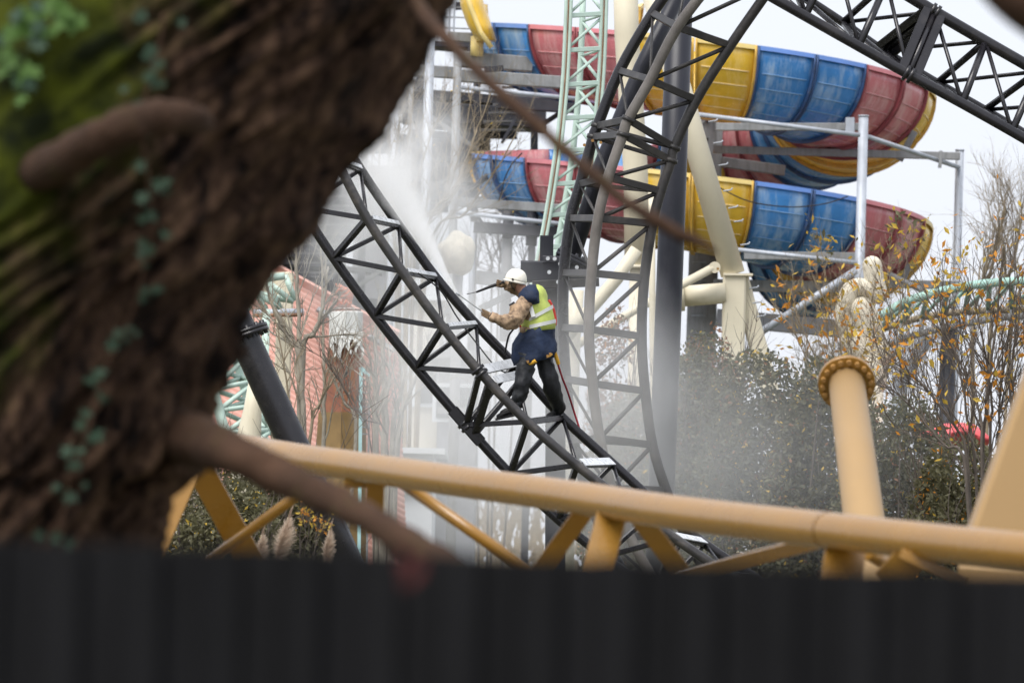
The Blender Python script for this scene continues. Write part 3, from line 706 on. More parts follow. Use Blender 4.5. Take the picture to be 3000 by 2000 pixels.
for k, (x, y) in enumerate(((700, 900), (930, 905), (1080, 985), (640, 1090), (900, 1095))):
    a = P(x, y, 95.4 - (y - 800) / 300); MB().box(a, a + U_.normalized() * 0.5, 0.05, 0.1, nrm).build('roof_clip', M['galv_dark'], rb)
kp = thing('cream_post', 'pale cream post with arm in front of the salmon roof', 'post', ground(P(825, 1300, 86)))
MB().box(P(838, 800, 86), ground(P(818, 1300, 86)), 0.24, 0.24, (0, 1, 0), bev=0.02).build('shaft', M['cream'], kp)
MB().box(P(770, 830, 86.1), P(850, 830, 86.1), 0.2, 0.34, (0, 1, 0), bev=0.02).build('bracket', M['cream'], kp)
MB().tube([P(740, 916, 85.6), P(890, 914, 85.6)], 0.055, 14).build('arm', M['galv'], kp)
MB().tube([P(740, 924, 85.55), P(885, 922, 85.55)], 0.03, 10).build('rust_pipe', M['rust'], kp)
column('cream_column', 'cream tapered leg standing against the black leaning leg', [(752, 1080), (740, 1200), (728, 1290)], 70, 0.07, M['cream'], r2=0.2)

# mint track of another ride on the left
ml = thing('lattice_track', 'curved mint green lattice track in front of the salmon roof', 'lattice track', ground(P(650, 1300, 79)))
r1 = spline(PL([(570, 980), (606, 1090), (632, 1170), (655, 1250), (690, 1340)], 79), 5)
r2 = spline(PL([(700, 950), (735, 1060), (762, 1150), (790, 1240), (830, 1340)], 79.6), 5)
r3 = spline(PL([(650, 930), (690, 1050), (716, 1140), (742, 1230), (780, 1340)], 80.4), 5)
r4 = spline(PL([(560, 1110), (600, 1040), (660, 1000), (720, 985)], 80), 5)
for r_, rad, nm in ((r1, 0.075, 'running_rail'), (r2, 0.055, 'running_rail'), (r3, 0.06, 'spine_tube'), (r4, 0.05, 'curved_brace')): MB().tube(r_, rad, 14).build(nm, M['mint'], ml)
for i in range(0, len(r1) - 4, 4):
    for a, b in ((r1[i], r2[i]), (r1[i], r3[i]), (r3[i], r2[i]), (r1[i + 4], r2[i]), (r1[i], r3[i + 4]), (r3[i], r2[i + 4])):
        MB().tube([a, b], 0.036, 8).build('brace', M['mint'], ml)
u1 = PL([(640, 840), (740, 820), (835, 808)], 82)
MB().tube(u1, 0.055, 12).build('running_rail', M['mint'], ml)
MB().tube(PL([(735, 850), (790, 870), (860, 880)], 82.4), 0.05, 12).build('running_rail', M['mint'], ml)
for a, b in (((738, 846), (780, 906)), ((790, 830), (860, 885)), ((780, 822), (822, 905)), ((835, 806), (866, 880)), ((735, 850), (820, 900)), ((660, 840), (735, 905))):
    MB().tube([P(*a, 82.2), P(*b, 82.2)], 0.042, 8).build('brace', M['mint'], ml)
MB().tube([P(780, 906, 82), ground(P(770, 1300, 82))], 0.06, 12).build('post', M['mint'], ml)

# terracotta pillar with white dripping cap
pl = thing('terracotta_pillar', 'terracotta pillar topped by white cap with wavy drips', 'pillar', ground(P(1005, 1300, 85)))
def octring(c, r, f=1.0): return (c, RT * r, Vector((0, r * f, 0)))
px = PX(85)
body = [octring(P(1013, 905, 85), 45 * px), octring(P(1013, 978, 85), 47 * px), octring(P(1010, 1080, 85), 56 * px), octring(P(1003, 1210, 85), 68 * px)]
mb = MB(); mb.loft(body, 8); mb.flat(); mb.build('shaft', M['terra'], pl)
mb = MB(); mb.loft([octring(P(1003, 1208, 85), 70 * px), octring(ground(P(990, 1400, 85)), 98 * px)], 8); mb.flat(); mb.build('base', M['ochre_base'], pl)
cap = [octring(P(1013, 985, 85), 49 * px), octring(P(1014, 915, 85), 49.5 * px), octring(P(1015, 903, 85), 30 * px)]
mb = MB(); mb.loft(cap, 8); mb.flat(); mb.build('cap', M['icing'], pl)
for k, (x, ln, wd, ph) in enumerate(((975, 75, 10, 0.3), (998, 88, 13, 1.0), (1021, 66, 12, 0.2), (1048, 60, 9, 0.8), (1058, 85, 7, 0.5), (986, 40, 8, 0.1), (1035, 42, 8, 0.6), (1008, 36, 9, .4))):
    d = MB(); n = 10; f = 0.92 + abs(x - 1013) * 0.0
    for i in range(n + 1):
        t_ = i / n; y = 972 + ln * t_; wv = math.sin(t_ * 7 + ph * 6) * 5 * (0.4 + t_); hw = wd * (1 - t_) ** 0.7 + 0.8
        dep = 85 - (50 + 10 * t_) * px * math.sqrt(max(0.06, 1 - ((x - 1013) / 60) ** 2)) - 0.05
        for sg in (-1, 1):
            d.v.append(P(x + wv + sg * hw, y, dep)); d.v.append(P(x + wv + sg * hw * 0.7, y, dep + 0.06))
    for i in range(n):
        a = i * 4
        d.face((a, a + 2, a + 6, a + 4)); d.face((a, a + 4, a + 5, a + 1)); d.face((a + 2, a + 3, a + 7, a + 6)); d.face((a + 1, a + 5, a + 7, a + 3))
    d.build('drip', M['icing'], pl)
# small window slot and emblem
MB().box(P(1017, 1072, 84.1), P(1012, 1104, 84.1), 0.05, 0.04, FWD).build('slot', M['glass_dark'], pl)
fg = thing('lizard_ornament', 'small coral red ornament with curled limbs above the white cap', 'ornament', P(1018, 905, 85))
MB().tube(spline(PL([(1020, 912), (1016, 885), (1018, 862), (1004, 848), (992, 833)], 85), 4), [0.05, 0.05, 0.06, 0.07, 0.075, 0.08, 0.085, 0.09, 0.09, 0.085, 0.08, 0.07, 0.06, 0.05, 0.04, 0.03, 0.02], 10).build('body', M['coral'], fg)
for pts in ([(1010, 850), (992, 848), (984, 862), (976, 860)], [(1012, 868), (994, 870), (986, 884), (992, 888)], [(1016, 880), (1004, 890), (996, 884)], [(1000, 842), (988, 838), (984, 830)], [(1018, 884), (1026, 892), (1030, 884)]):
    MB().tube(spline(PL(pts, 84.9), 4), 0.02, 8, r2=0.01).build('limb', M['coral'], fg)
tf = thing('ladder_frame', 'pale teal metal frame leaning on the terracotta pillar', 'frame', ground(P(1064, 1300, 83.6)))
MB().box(P(1058, 1076, 83.6), ground(P(1066, 1290, 83.6)), 0.05, 0.05).build('upright', M['teal_frame'], tf)
MB().box(P(1058, 1076, 83.6), P(1082, 1102, 83.6), 0.05, 0.05).build('arm', M['teal_frame'], tf)
for k in range(9): MB().box(P(1062, 1110 + k * 20, 83.6), P(1082, 1112 + k * 20, 83.9), 0.02, 0.02).build('rung', M['galv_dark'], tf)
MB().box(P(1083, 1104, 83.9), ground(P(1088, 1290, 83.9)), 0.03, 0.03).build('upright', M['galv_dark'], tf)

# pale buildings behind the spray
def house(name, label, x0, x1, ytop, Y, dep, wallm, wins, roofm=None, roofh=0.4):
    a, b = P(x0, ytop, Y), P(x1, ytop, Y); z = (a.z + b.z) / 2
    t = thing(name, label, 'building', ((a.x + b.x) / 2, Y, 0))
    MB().abox(((a.x + b.x) / 2, Y + dep / 2, z / 2), b.x - a.x, dep, z).build('wall', wallm, t)
    MB().abox(((a.x + b.x) / 2, Y + dep / 2, z + roofh / 2), b.x - a.x + 0.4, dep + 0.4, roofh).build('roof', roofm or wallm, t)
    nb_ = int((b.x - a.x) / 0.55)
    for k_ in range(1, nb_):
        MB().abox((a.x + (b.x - a.x) * k_ / nb_, Y - 0.03, z / 2), 0.05, 0.06, z - 0.02).build('batten', wallm, t)
    MB().abox(((a.x + b.x) / 2, Y - 0.06, z * 0.82), b.x - a.x, 0.09, 0.12).build('band', M['galv_dark'], t)
    for (wx, wy, ww, wh) in wins:
        c = P(wx, wy, Y - 0.02); f = MB().abox(c, ww, 0.10, wh).build('window', M['wall_white'], t)
        MB().abox(c + Vector((0, -0.06, 0)), ww - 0.14, 0.04, wh - 0.14).build('pane', M['glass_dark'], f)
    return t
house('pale_building', 'tall cream wall seen through the spray behind the track', 1205, 1290, 880, 104, 7, M['wall_cream'], [(1248, 1120, 0.5, 0.9)], M['wall_white'])
house('grey_building', 'grey walled building low behind the slanting track', 1286, 1400, 1050, 103, 8, M['wall_grey'], [(1340, 1180, 0.9, 0.7)], M['wall_grey'], 0.15)
house('white_building', 'low white clad building under the spray mist', 1145, 1270, 1328, 98, 6, M['wall_white'], [], M['wall_white'], 0.1)
house('cream_building', 'cream stair block behind the bare trees and pillar', 1040, 1150, 540, 126, 5, M['wall_grey'], [(1095, 1000, 0.6, 1.0)], M['wall_grey'])

# cream sculpted rock by the spray
def lump(name, label, cat, pts, mt, seed, disp=0.12):
    m = D.meshes.new(name); bm = bmesh.new()
    for (c, rx, ry, rz) in pts:
        bmesh.ops.create_icosphere(bm, subdivisions=4, radius=1, matrix=Matrix.Translation(c) @ Matrix.Diagonal((rx, ry, rz, 1)))
    base = pts[0][0]; mn = min(v.co.z for v in bm.verts)
    for v in bm.verts:
        n_ = noise.noise_vector(v.co * 2.2 + Vector((seed, 0, 0))) * disp + noise.noise_vector(v.co * 6 + Vector((seed, 0, 0))) * disp * 0.35
        v.co += n_
    org = Vector((base.x, base.y, mn))
    for v in bm.verts: v.co -= org
    for f in bm.faces: f.smooth = True
    bm.to_mesh(m); bm.free(); m.materials.append(mt)
    o = D.objects.new(name, m); COL.objects.link(o); o.location = org
    return tag(o, label, cat)
k = PX(96)
lump('cream_rock', 'ragged cream rock form beside the white water jet', 'rockwork',
     [(P(1338, 745, 96), 46 * k, 0.3, 62 * k), (P(1362, 738, 96.1), 30 * k, 0.25, 22 * k)], M['cream_rock'], 11.3, 0.15)
MB_ = thing('rock_pedestal', 'grey post carrying the cream rock form', 'post', ground(P(1340, 1000, 96.4)))
MB().tube([P(1342, 780, 96.4), ground(P(1336, 1000, 96.4))], 0.09, 12).build('shaft', M['galv_dark'], MB_)

# cream rounded sculpture on the right
k = PX(93)
sc = thing('cream_sculpture', 'cream rounded sculpture with thumb-like column behind twigs', 'sculpture', ground(P(2550, 1200, 93)))
def capsule(pts, rr, nm='limb'):
    pts = spline(PL(pts, 93), 6); n = len(pts)
    rs = [rr * k * (1 if 0.12 < i / (n - 1) < 0.88 else 0.9) for i in range(n)]
    d0 = (pts[0] - pts[1]).normalized(); d1 = (pts[-1] - pts[-2]).normalized(); R_ = rr * k
    an = (85, 60, 40, 20); pre = [pts[0] + d0 * R_ * math.sin(R(s)) for s in an]; post_ = [pts[-1] + d1 * R_ * math.sin(R(s)) for s in an[::-1]]
    MB().tube(pre + pts + post_, [R_ * math.cos(R(s)) for s in an] + [R_] * n + [R_ * math.cos(R(s)) for s in an[::-1]], 20).build(nm, M['cream_rock'], sc)
capsule([(2555, 778), (2562, 820), (2572, 862)], 29); capsule([(2478, 880), (2495, 848), (2530, 842), (2565, 862)], 27)
capsule([(2478, 885), (2468, 920), (2480, 960), (2500, 1000)], 24); capsule([(2525, 905), (2545, 950), (2560, 1000), (2575, 1040)], 38)
capsule([(2500, 1000), (2540, 1060), (2560, 1120)], 40); 
MB().tube([P(2545, 1040, 93), ground(P(2550, 1200, 93))], 0.25, 14).build('pedestal', M['cream_rock'], sc)

# pale green track on the right behind the shrubs
mr_ = thing('coaster_track', 'pale green coaster track curving behind the bare shrubs', 'coaster track', ground(P(2850, 1200, 96)))
q1 = spline(PL([(2560, 940), (2640, 890), (2700, 868), (2780, 848), (2860, 834), (2940, 826), (3040, 822), (3160, 824)], 96), 4)
q2_ = spline(PL([(2520, 990), (2600, 958), (2680, 935), (2760, 920), (2850, 912), (2940, 908), (3040, 908), (3160, 912)], 96.8), 4)
q3 = spline(PL([(2510, 1050), (2600, 1012), (2680, 982), (2760, 962), (2850, 944), (2940, 930), (3040, 924), (3160, 926)], 96.3), 4)
for q_, rd, mt in ((q1, 0.075, M['mint_rail']), (q2_, 0.06, M['twig']), (q3, 0.06, M['galv_dark'])): MB().tube(q_, rd, 12).build('running_rail', mt, mr_)
for i in range(0, len(q1), 3):
    MB().tube([q1[i], q2_[i]], 0.045, 8).build('brace', M['mint_rail'], mr_); MB().tube([q2_[i], q3[i]], 0.04, 8).build('brace', M['galv_dark'], mr_)
    if i + 3 < len(q1): MB().tube([q1[i + 3], q2_[i]], 0.035, 8).build('brace', M['mint_rail'], mr_)
MB().tube([P(2780, 950, 97), ground(P(2770, 1300, 97))], 0.13, 14).build('post', M['dark_frame'], mr_)
MB().tube([P(2720, 985, 97), P(2640, 1120, 97), ground(P(2560, 1260, 97))], 0.12, 14).build('leg', M['galv'], mr_)
# red canvas canopy far right
rc = thing('red_canopy', 'red canvas canopy half hidden behind the shrubs', 'canopy', ground(P(2790, 1350, 92)))
rg = []
for x, y, rx, rz in ((2700, 1275, 14, 8), (2730, 1282, 30, 26), (2770, 1272, 34, 30), (2810, 1268, 40, 34), (2850, 1280, 36, 34), (2885, 1290, 20, 18)):
    rg.append((P(x, y, 92), Vector((0, 1.2, 0)), UP * rz * PX(92)))
MB().loft(rg, 14, fn=lambda i, a: 1 + 0.12 * math.sin(3 * a + i * 2)).build('canvas', M['red_canvas'], rc)
MB().tube([P(2790, 1290, 92), ground(P(2788, 1400, 92))], 0.06, 10).build('pole', M['galv'], rc)

# ------------------------------------------------------------------ yellow track in the foreground
ye = M['yellow']
yt = thing('coaster_track', 'ochre yellow coaster track tube running above the black fence', 'coaster track', ground(P(1800, 1600, 29)))
ypts = [(-900, 960, 46), (-450, 1075, 43.5), (-50, 1160, 41), (380, 1235, 38.5), (560, 1282, 37), (820, 1332, 35), (1080, 1370, 33.5), (1350, 1410, 32), (1680, 1455, 30.5), (2000, 1503, 29), (2430, 1553, 27.3), (2740, 1588, 26.3), (3000, 1614, 25.5), (3300, 1642, 24.7), (3900, 1690, 23.2), (4700, 1740, 21.5)]
ymain = spline([P(*p) for p in ypts], 6)
MB().tube(ymain, 0.0885, 28).build('main_tube', ye, yt)
ylow = spline([P(x, y + dy, Y + 0.9) for (x, y, Y), dy in zip(ypts, (440, 440, 440, 440, 430, 410, 380, 350, 320, 290, 260, 250, 240, 240, 240, 240))], 6)
ylow2 = spline([P(x, y + dy, Y - 0.5) for (x, y, Y), dy in zip(ypts, (460, 460, 460, 460, 450, 430, 410, 380, 350, 330, 320, 320, 320, 320))], 6)
MB().tube(ylow, 0.07, 20).build('running_rail', ye, yt); MB().tube(ylow2, 0.07, 20).build('running_rail', ye, yt)
def plate(a, b, Ya, Yb, wpx, th=0.02, mt=ye, nm='tie_plate', side=None):
    MB().box(P(*a, Ya), P(*b, Yb), th, wpx * PX(Ya), side if side is not None else FWD, bev=0.004).build(nm, mt, yt)
plate((556, 1330), (400, 1690), 36.2, 35.9, 100, 0.05); plate((556, 1320), (760, 1690), 36.4, 36.9, 78, 0.05)
MB().tube([P(590, 1655, 36.8), P(880, 1445, 36.0)], 0.035, 12).build('tie_rod', ye, yt)
plate((500, 1400), (415, 1680), 35.7, 35.6, 16, 0.03, M['icing'])  # white strip added for the bright gap beside the tie, not a real plate
plate((1100, 1380), (1098, 1560), 33.6, 33.8, 52, 0.04)
MB().tube([P(1160, 1400, 33.3), P(1560, 1680, 33.0)], 0.036, 12).build('tie_rod', ye, yt)
MB().tube([P(1010, 1400, 33.8), P(1130, 1400, 33.8)], 0.06, 12).build('gusset', ye, yt)
plate((1725, 1480), (1570, 1690), 30.9, 31.3, 56, 0.04); plate((1800, 1480), (1745, 1690), 30.0, 29.8, 88, 0.05)
plate((1860, 1500), (2010, 1690), 30.2, 30.6, 58, 0.04)
plate((2500, 1560), (1980, 1690), 27.6, 29.6, 40, 0.06); plate((2480, 1590), (2460, 1720), 27.3, 27.2, 120, 0.05)
MB().tube([P(2540, 1620, 27.6), P(2630, 1668, 27.9)], 0.03, 10).build('tie_rod', ye, yt)
plate((2700, 1600), (2600, 1700), 26.5, 26.6, 90, 0.05)
plate((2640, 1620), (2830, 1700), 26.4, 26.3, 30, 0.05)
for x in (2375, 2440):
    c = min(ymain, key=lambda p: abs((p - P(x, 1550, 27.4)).length)); i = ymain.index(c)
    MB().disc(c, ymain[i + 1] - c, 0.0893, 0.02, 28).build('weld_ring', ye, yt)
yp = M['yellow_pale']
# capped flange column
fc = thing('flanged_column', 'free standing ochre pipe column with bolted flange on top', 'support column', ground(P(2600, 1560, 38)))
topc = P(2481, 1126, 40.0); botc = P(2540, 1590, 37.4); axd = (topc - botc).normalized()
g0 = botc - axd * (botc.z / axd.z)
fc.location = ground(g0)
MB().tube([topc, topc.lerp(botc, 0.5), botc, g0], [0.128, 0.134, 0.14, 0.16], 30).build('shaft', yp, fc)
fo = MB().disc(topc + axd * 0.03, axd, 0.202, 0.05, 32).build('flange', ye, fc)
u_ = axd.orthogonal().normalized(); v_ = axd.cross(u_)
for k in range(18):
    an = 2 * math.pi * k / 18; c = topc + (u_ * math.cos(an) + v_ * math.sin(an)) * 0.170
    MB().tube([c - axd * 0.03, c + axd * 0.075], 0.018, 6).flat().build('bolt', M['rusty_bolt'], fc)
# right hand leg, close to the tube
rl = thing('yellow_leg', 'wide pale ochre box leg slanting up beside the yellow tube', 'support column', ground(P(2850, 1900, 27)))
a, b = P(3090, 1120, 27.2), P(2930, 1560, 27.0)
MB().box(P(3560, -180, 27.6), P(2905, 1640, 26.95), 0.30, 0.30, FWD, bev=0.02).build('leg', yp, rl)
MB().box(P(2815, 1685, 26.9), P(3150, 1705, 26.8), 0.25, 0.12, FWD, bev=0.02).build('foot_beam', yp, rl)
MB().box(P(2980, 1690, 26.9), ground(P(2980, 1900, 26.9)), 0.25, 0.25, FWD).build('post', yp, rl)

# ------------------------------------------------------------------ black board fence
FYN = 8.0
fe = thing('board_fence', 'tall black stained board fence across the foreground', 'fence', (0, FYN, 0))
fw = 0.056; xa, xb = -3.9, 3.9
nb = int((xb - xa) / fw)
m = MB(); m.box((0, 0, 0), (0, 0, 1), fw * 1.03, 0.022, (1, 0, 0), bev=0.004)
b0 = m.build('board', M['fence'], fe, origin=(0, 0, 0)); bme = b0.data
for i in range(nb):
    o = b0 if i == 0 else D.objects.new('board', bme)
    if i: COL.objects.link(o); o.parent = fe
    x = xa + fw * (i + 0.5)
    # top follows the photographed edge
    pxx = 1500 + x / PX(FYN); top = P(pxx, 1578 + 0.033 * pxx + 3 * rnd(), FYN).z
    o.location = (x, (0.012 if i % 2 else -0.006) + 0.003 * rnd(), 0); o.scale = (1, 1, top); o.rotation_euler = (0, 0, R(5) * rnd())
for z in (0.3, 0.85, 1.4): MB().box((xa, FYN + 0.05, z), (xb, FYN + 0.05, z), 0.05, 0.09, (0, 1, 0)).build('rail', M['fence'], fe)
for x in (-3.5, -1.75, 0, 1.75, 3.5): MB().box((x, FYN + 0.11, 0), (x, FYN + 0.11, 1.45), 0.09, 0.09, (0, 1, 0)).build('post', M['fence'], fe)
# ------------------------------------------------------------------ vegetation
RN = random.Random(11)
def rv(): return Vector((RN.uniform(-1, 1), RN.uniform(-1, 1), RN.uniform(-1, 1)))
def twig(mb, p, d, ln, r, lvl, tips, sides=4, trop=0.15, kids=(2, 4), spread=0.7):
    n = 4; pts = [Vector(p)]; d = d.normalized()
    for i in range(n):
        d = (d + rv() * 0.16 + Vector((0, 0, trop * 0.4))).normalized(); pts.append(pts[-1] + d * ln / n)
    mb.tube(pts, r, sides if lvl > 0 else 3, False, r2=r * 0.45)
    tips.append((pts[-1], d)); tips.append((pts[2], d))
    if lvl <= 0: return
    for k in range(RN.randint(*kids)):
        i = RN.randint(1, n); nd = (d + rv() * spread).normalized()
        twig(mb, pts[i], nd, ln * RN.uniform(0.5, 0.75), r * 0.5, lvl - 1, tips, sides, trop, kids, spread)
def leaf(mb, c, s, up=None):
    n = (up or rv()).normalized() if (up or True) else 0
    a = n.orthogonal().normalized(); b = n.cross(a); an = RN.uniform(0, 6.28); a, b = a * math.cos(an) + b * math.sin(an), b * math.cos(an) - a * math.sin(an)
    i = len(mb.v)
    mb.v += [c - a * s, c + b * s * 0.45 + n * s * .1, c + a * s, c - b * s * 0.45 + n * s * .1]
    mb.face((i, i + 1, i + 2, i + 3), False)
def shrub(name, label, Y, stems, r0, mt, lvl=2, dens=5, tw=0.7, leaves=(), trop=0.15, spread=0.7, cat='shrub', group=None, kids=(2, 4), basepx=None, tmin=0.15):
    """stems: photo polylines from low to high; each is carried down to the ground"""
    x0, y0 = stems[0][0]
    base = ground(P(basepx if basepx else x0, y0 + 250, Y))
    t = thing(name, label, cat, base, group)
    tm = MB(); tips = []
    sm = MB()
    for si, s in enumerate(stems):
        Ys = Y + RN.uniform(-0.5, 0.5)
        pts = [P(x, y, Ys) for x, y in s]
        g0 = Vector((base.x + (pts[0].x - base.x) * 0.35, base.y + (pts[0].y - base.y) * .3, 0))
        pp = spline([g0] + pts, 5)
        rr = r0 * RN.uniform(0.75, 1.1)
        n = len(pp)
        sm.tube([p + rv() * 0.012 for p in pp], [rr * (1 - 0.8 * i / n) for i in range(n)], 8)
        i0 = int(n * tmin) + 2
        for k in range(int(dens * len(s))):
            f = RN.uniform(0, 1); i = int(i0 + (n - 1 - i0) * f)
            d = (pp[min(i + 1, n - 1)] - pp[max(0, i - 1)]).normalized()
            d = (d * 0.8 + Vector((RN.uniform(-1, 1), RN.uniform(-.6, .6), RN.uniform(-0.1, 0.8))) * spread).normalized()
            twig(tm, pp[i], d, tw * RN.uniform(0.5, 1.2) * (1.1 - 0.4 * f), rr * (1 - 0.8 * i / n) * 0.5 + 0.003, lvl, tips, 4, trop, kids, spread)
    sm.build('trunk', mt, t)
    tm.build('twigs', mt, t, kind='stuff')
    for (lm, num, size, nm) in leaves:
        lb = MB()
        for k in range(num):
            p, d = RN.choice(tips); leaf(lb, p + rv() * 0.04, size * RN.uniform(0.6, 1.2))
        lb.build(nm, M[lm], t, kind='stuff')
    return t
# bare tree in front of the stair tower
shrub('bare_tree', 'bare multi-stemmed young tree in front of the dark stair tower', 100,
      [[(1190, 760), (1215, 560), (1262, 400), (1310, 300)], [(1170, 760), (1180, 560), (1200, 380), (1215, 240)], [(1240, 760), (1330, 560), (1390, 400), (1440, 270)],
       [(1215, 760), (1300, 600), (1352, 430), (1385, 260)], [(1250, 780), (1370, 620), (1470, 470), (1530, 350)], [(1160, 760), (1150, 560), (1165, 400), (1180, 300)], [(1200, 780), (1290, 620), (1350, 520), (1400, 380)], [(1160, 760), (1120, 600), (1110, 480), (1130, 330)]],
      0.036, M['twig'], 2, 4, 1.0, [('leaf_yellow', 60, 0.03, 'buds')], basepx=1220)
shrub('bare_tree', 'bare thin tree standing before the far posts under the slide', 116,
      [[(1390, 850), (1400, 780), (1405, 700)], [(1440, 850), (1435, 760), (1425, 700)], [(1460, 850), (1470, 770), (1465, 690)], [(1530, 850), (1535, 780), (1530, 710)]], 0.03, M['twig_dark'], 2, 6, 0.8, basepx=1450)
# pale trunks on the left
shrub('pale_tree', 'pale slim tree in front of the salmon roof, left of the pillar', 74, [[(888, 1300), (882, 1100), (874, 930), (868, 780), (862, 600)], [(880, 1120), (850, 1000), (800, 900), (770, 800)], [(885, 1080), (920, 980), (950, 880), (960, 780)]], 0.05, M['tree_pale'], 2, 2.2, 0.7, basepx=890)
shrub('pale_tree', 'pale thin tree growing right in front of the terracotta pillar', 75, [[(948, 1300), (950, 1100), (945, 900), (940, 700)], [(1040, 1290), (1010, 1180), (965, 1080), (930, 960)]], 0.036, M['tree_pale'], 2, 2.2, 0.6, basepx=970)
shrub('pale_tree', 'pair of pale trunks beside the terracotta pillar, veiled by spray', 76, [[(1100, 1300), (1102, 1150), (1100, 1000), (1110, 860)], [(1128, 1300), (1126, 1150), (1122, 1000), (1118, 880)], [(1165, 1300), (1190, 1180), (1240, 1060), (1300, 960)], [(1150, 1300), (1175, 1150), (1190, 1020)]], 0.06, M['tree_pale'], 2, 2, 0.7, basepx=1130)
shrub('pale_tree', 'leaning pale sapling close to the black leaning leg', 73, [[(800, 1300), (790, 1150), (752, 1000), (735, 880)], [(850, 1300), (845, 1150), (820, 1000), (790, 860)], [(905, 1300), (935, 1180), (990, 1090), (1040, 1000)]], 0.026, M['twig'], 2, 2.5, 0.6, basepx=830)
shrub('dark_sapling', 'dark thin arching sapling crossing in front of the pillar', 72, [[(1140, 1330), (1060, 1220), (1020, 1130), (1000, 1060)], [(1090, 1330), (1030, 1180), (975, 1090), (930, 1040), (860, 1010)]], 0.016, M['twig_dark'], 1, 4, 0.6, basepx=1120)

# autumn shrubs on the right
g_r = 'bare autumn shrubs on the right'
shrub('autumn_shrub', 'bare dark shrub with orange leaves right behind the yellow leg', 58,
      [[(2920, 1400), (2930, 1200), (2950, 1000), (2985, 800)], [(2880, 1400), (2890, 1180), (2920, 960), (2935, 720)], [(2960, 1400), (2990, 1200), (3030, 1000), (3060, 860)], [(2860, 1400), (2830, 1200), (2800, 1030), (2740, 880)], [(2840, 1400), (2790, 1240), (2700, 1130), (2620, 1060)], [(2900, 1350), (2905, 1150), (2870, 950), (2830, 800)], [(2960, 1350), (2960, 1100), (2990, 900), (2965, 700)], [(2830, 1400), (2760, 1300), (2680, 1200), (2590, 1120)], [(2880, 1380), (2850, 1150), (2760, 960), (2700, 830)]],
      0.024, M['twig_dark'], 2, 4, 0.75, [('leaf_orange', 260, 0.055, 'orange_leaves'), ('leaf_yellow', 260, 0.05, 'yellow_leaves')], basepx=2890, trop=0.1, group=g_r)
shrub('autumn_shrub', 'tan twiggy shrub with yellow leaves below the cream sculpture', 79,
      [[(2440, 1250), (2450, 1120), (2430, 1000), (2400, 880)], [(2500, 1250), (2500, 1100), (2480, 960), (2440, 820)], [(2400, 1250), (2380, 1130), (2350, 1020), (2300, 930)], [(2540, 1250), (2550, 1100), (2560, 960), (2540, 850)], [(2460, 1250), (2470, 1100), (2450, 960), (2380, 810)], [(2520, 1250), (2590, 1100), (2640, 980), (2660, 860)], [(2430, 1250), (2400, 1080), (2340, 940), (2320, 850)]],
      0.018, M['twig'], 2, 7, 0.6, [('leaf_orange', 130, 0.07, 'orange_leaves'), ('leaf_yellow', 200, 0.065, 'yellow_leaves')], basepx=2470, trop=0.1, group=g_r)
shrub('autumn_shrub', 'fine grey shrub with few ochre leaves between sculpture and track', 77,
      [[(2700, 1300), (2690, 1150), (2670, 1000), (2640, 840)], [(2740, 1300), (2750, 1150), (2760, 1000), (2790, 860)], [(2660, 1300), (2620, 1160), (2580, 1050), (2560, 960)], [(2780, 1300), (2810, 1150), (2850, 1000), (2880, 880)], [(2650, 1300), (2640, 1120), (2620, 960), (2560, 760)]],
      0.016, M['twig_dark'], 2, 4.5, 0.7, [('leaf_yellow', 150, 0.045, 'yellow_leaves'), ('leaf_orange', 60, 0.045, 'orange_leaves')], basepx=2710, trop=0.1, group=g_r)
shrub('olive_sprig', 'upright sprigs of olive and yellow leaves before the lower red slide section', 78, [[(2470, 1100), (2440, 900), (2415, 780), (2400, 700)], [(2600, 1100), (2610, 900), (2605, 780), (2615, 660)], [(2620, 1100), (2640, 880), (2660, 740), (2680, 660)]],
      0.008, M['twig'], 1, 3, 0.35, [('leaf_yellow', 40, 0.06, 'yellow_leaves'), ('hedge2', 60, 0.06, 'olive_leaves')], basepx=2540, tmin=0.6)
shrub('bare_tree', 'leafless fine twigged tree rising at the far right edge', 99, [[(2850, 1000), (2900, 800), (2930, 680), (2945, 590)], [(2900, 1000), (2960, 800), (2985, 690), (2995, 600)], [(2960, 1000), (3010, 800), (3030, 650)]], 0.05, M['twig'], 3, 5, 1.0, basepx=2900)

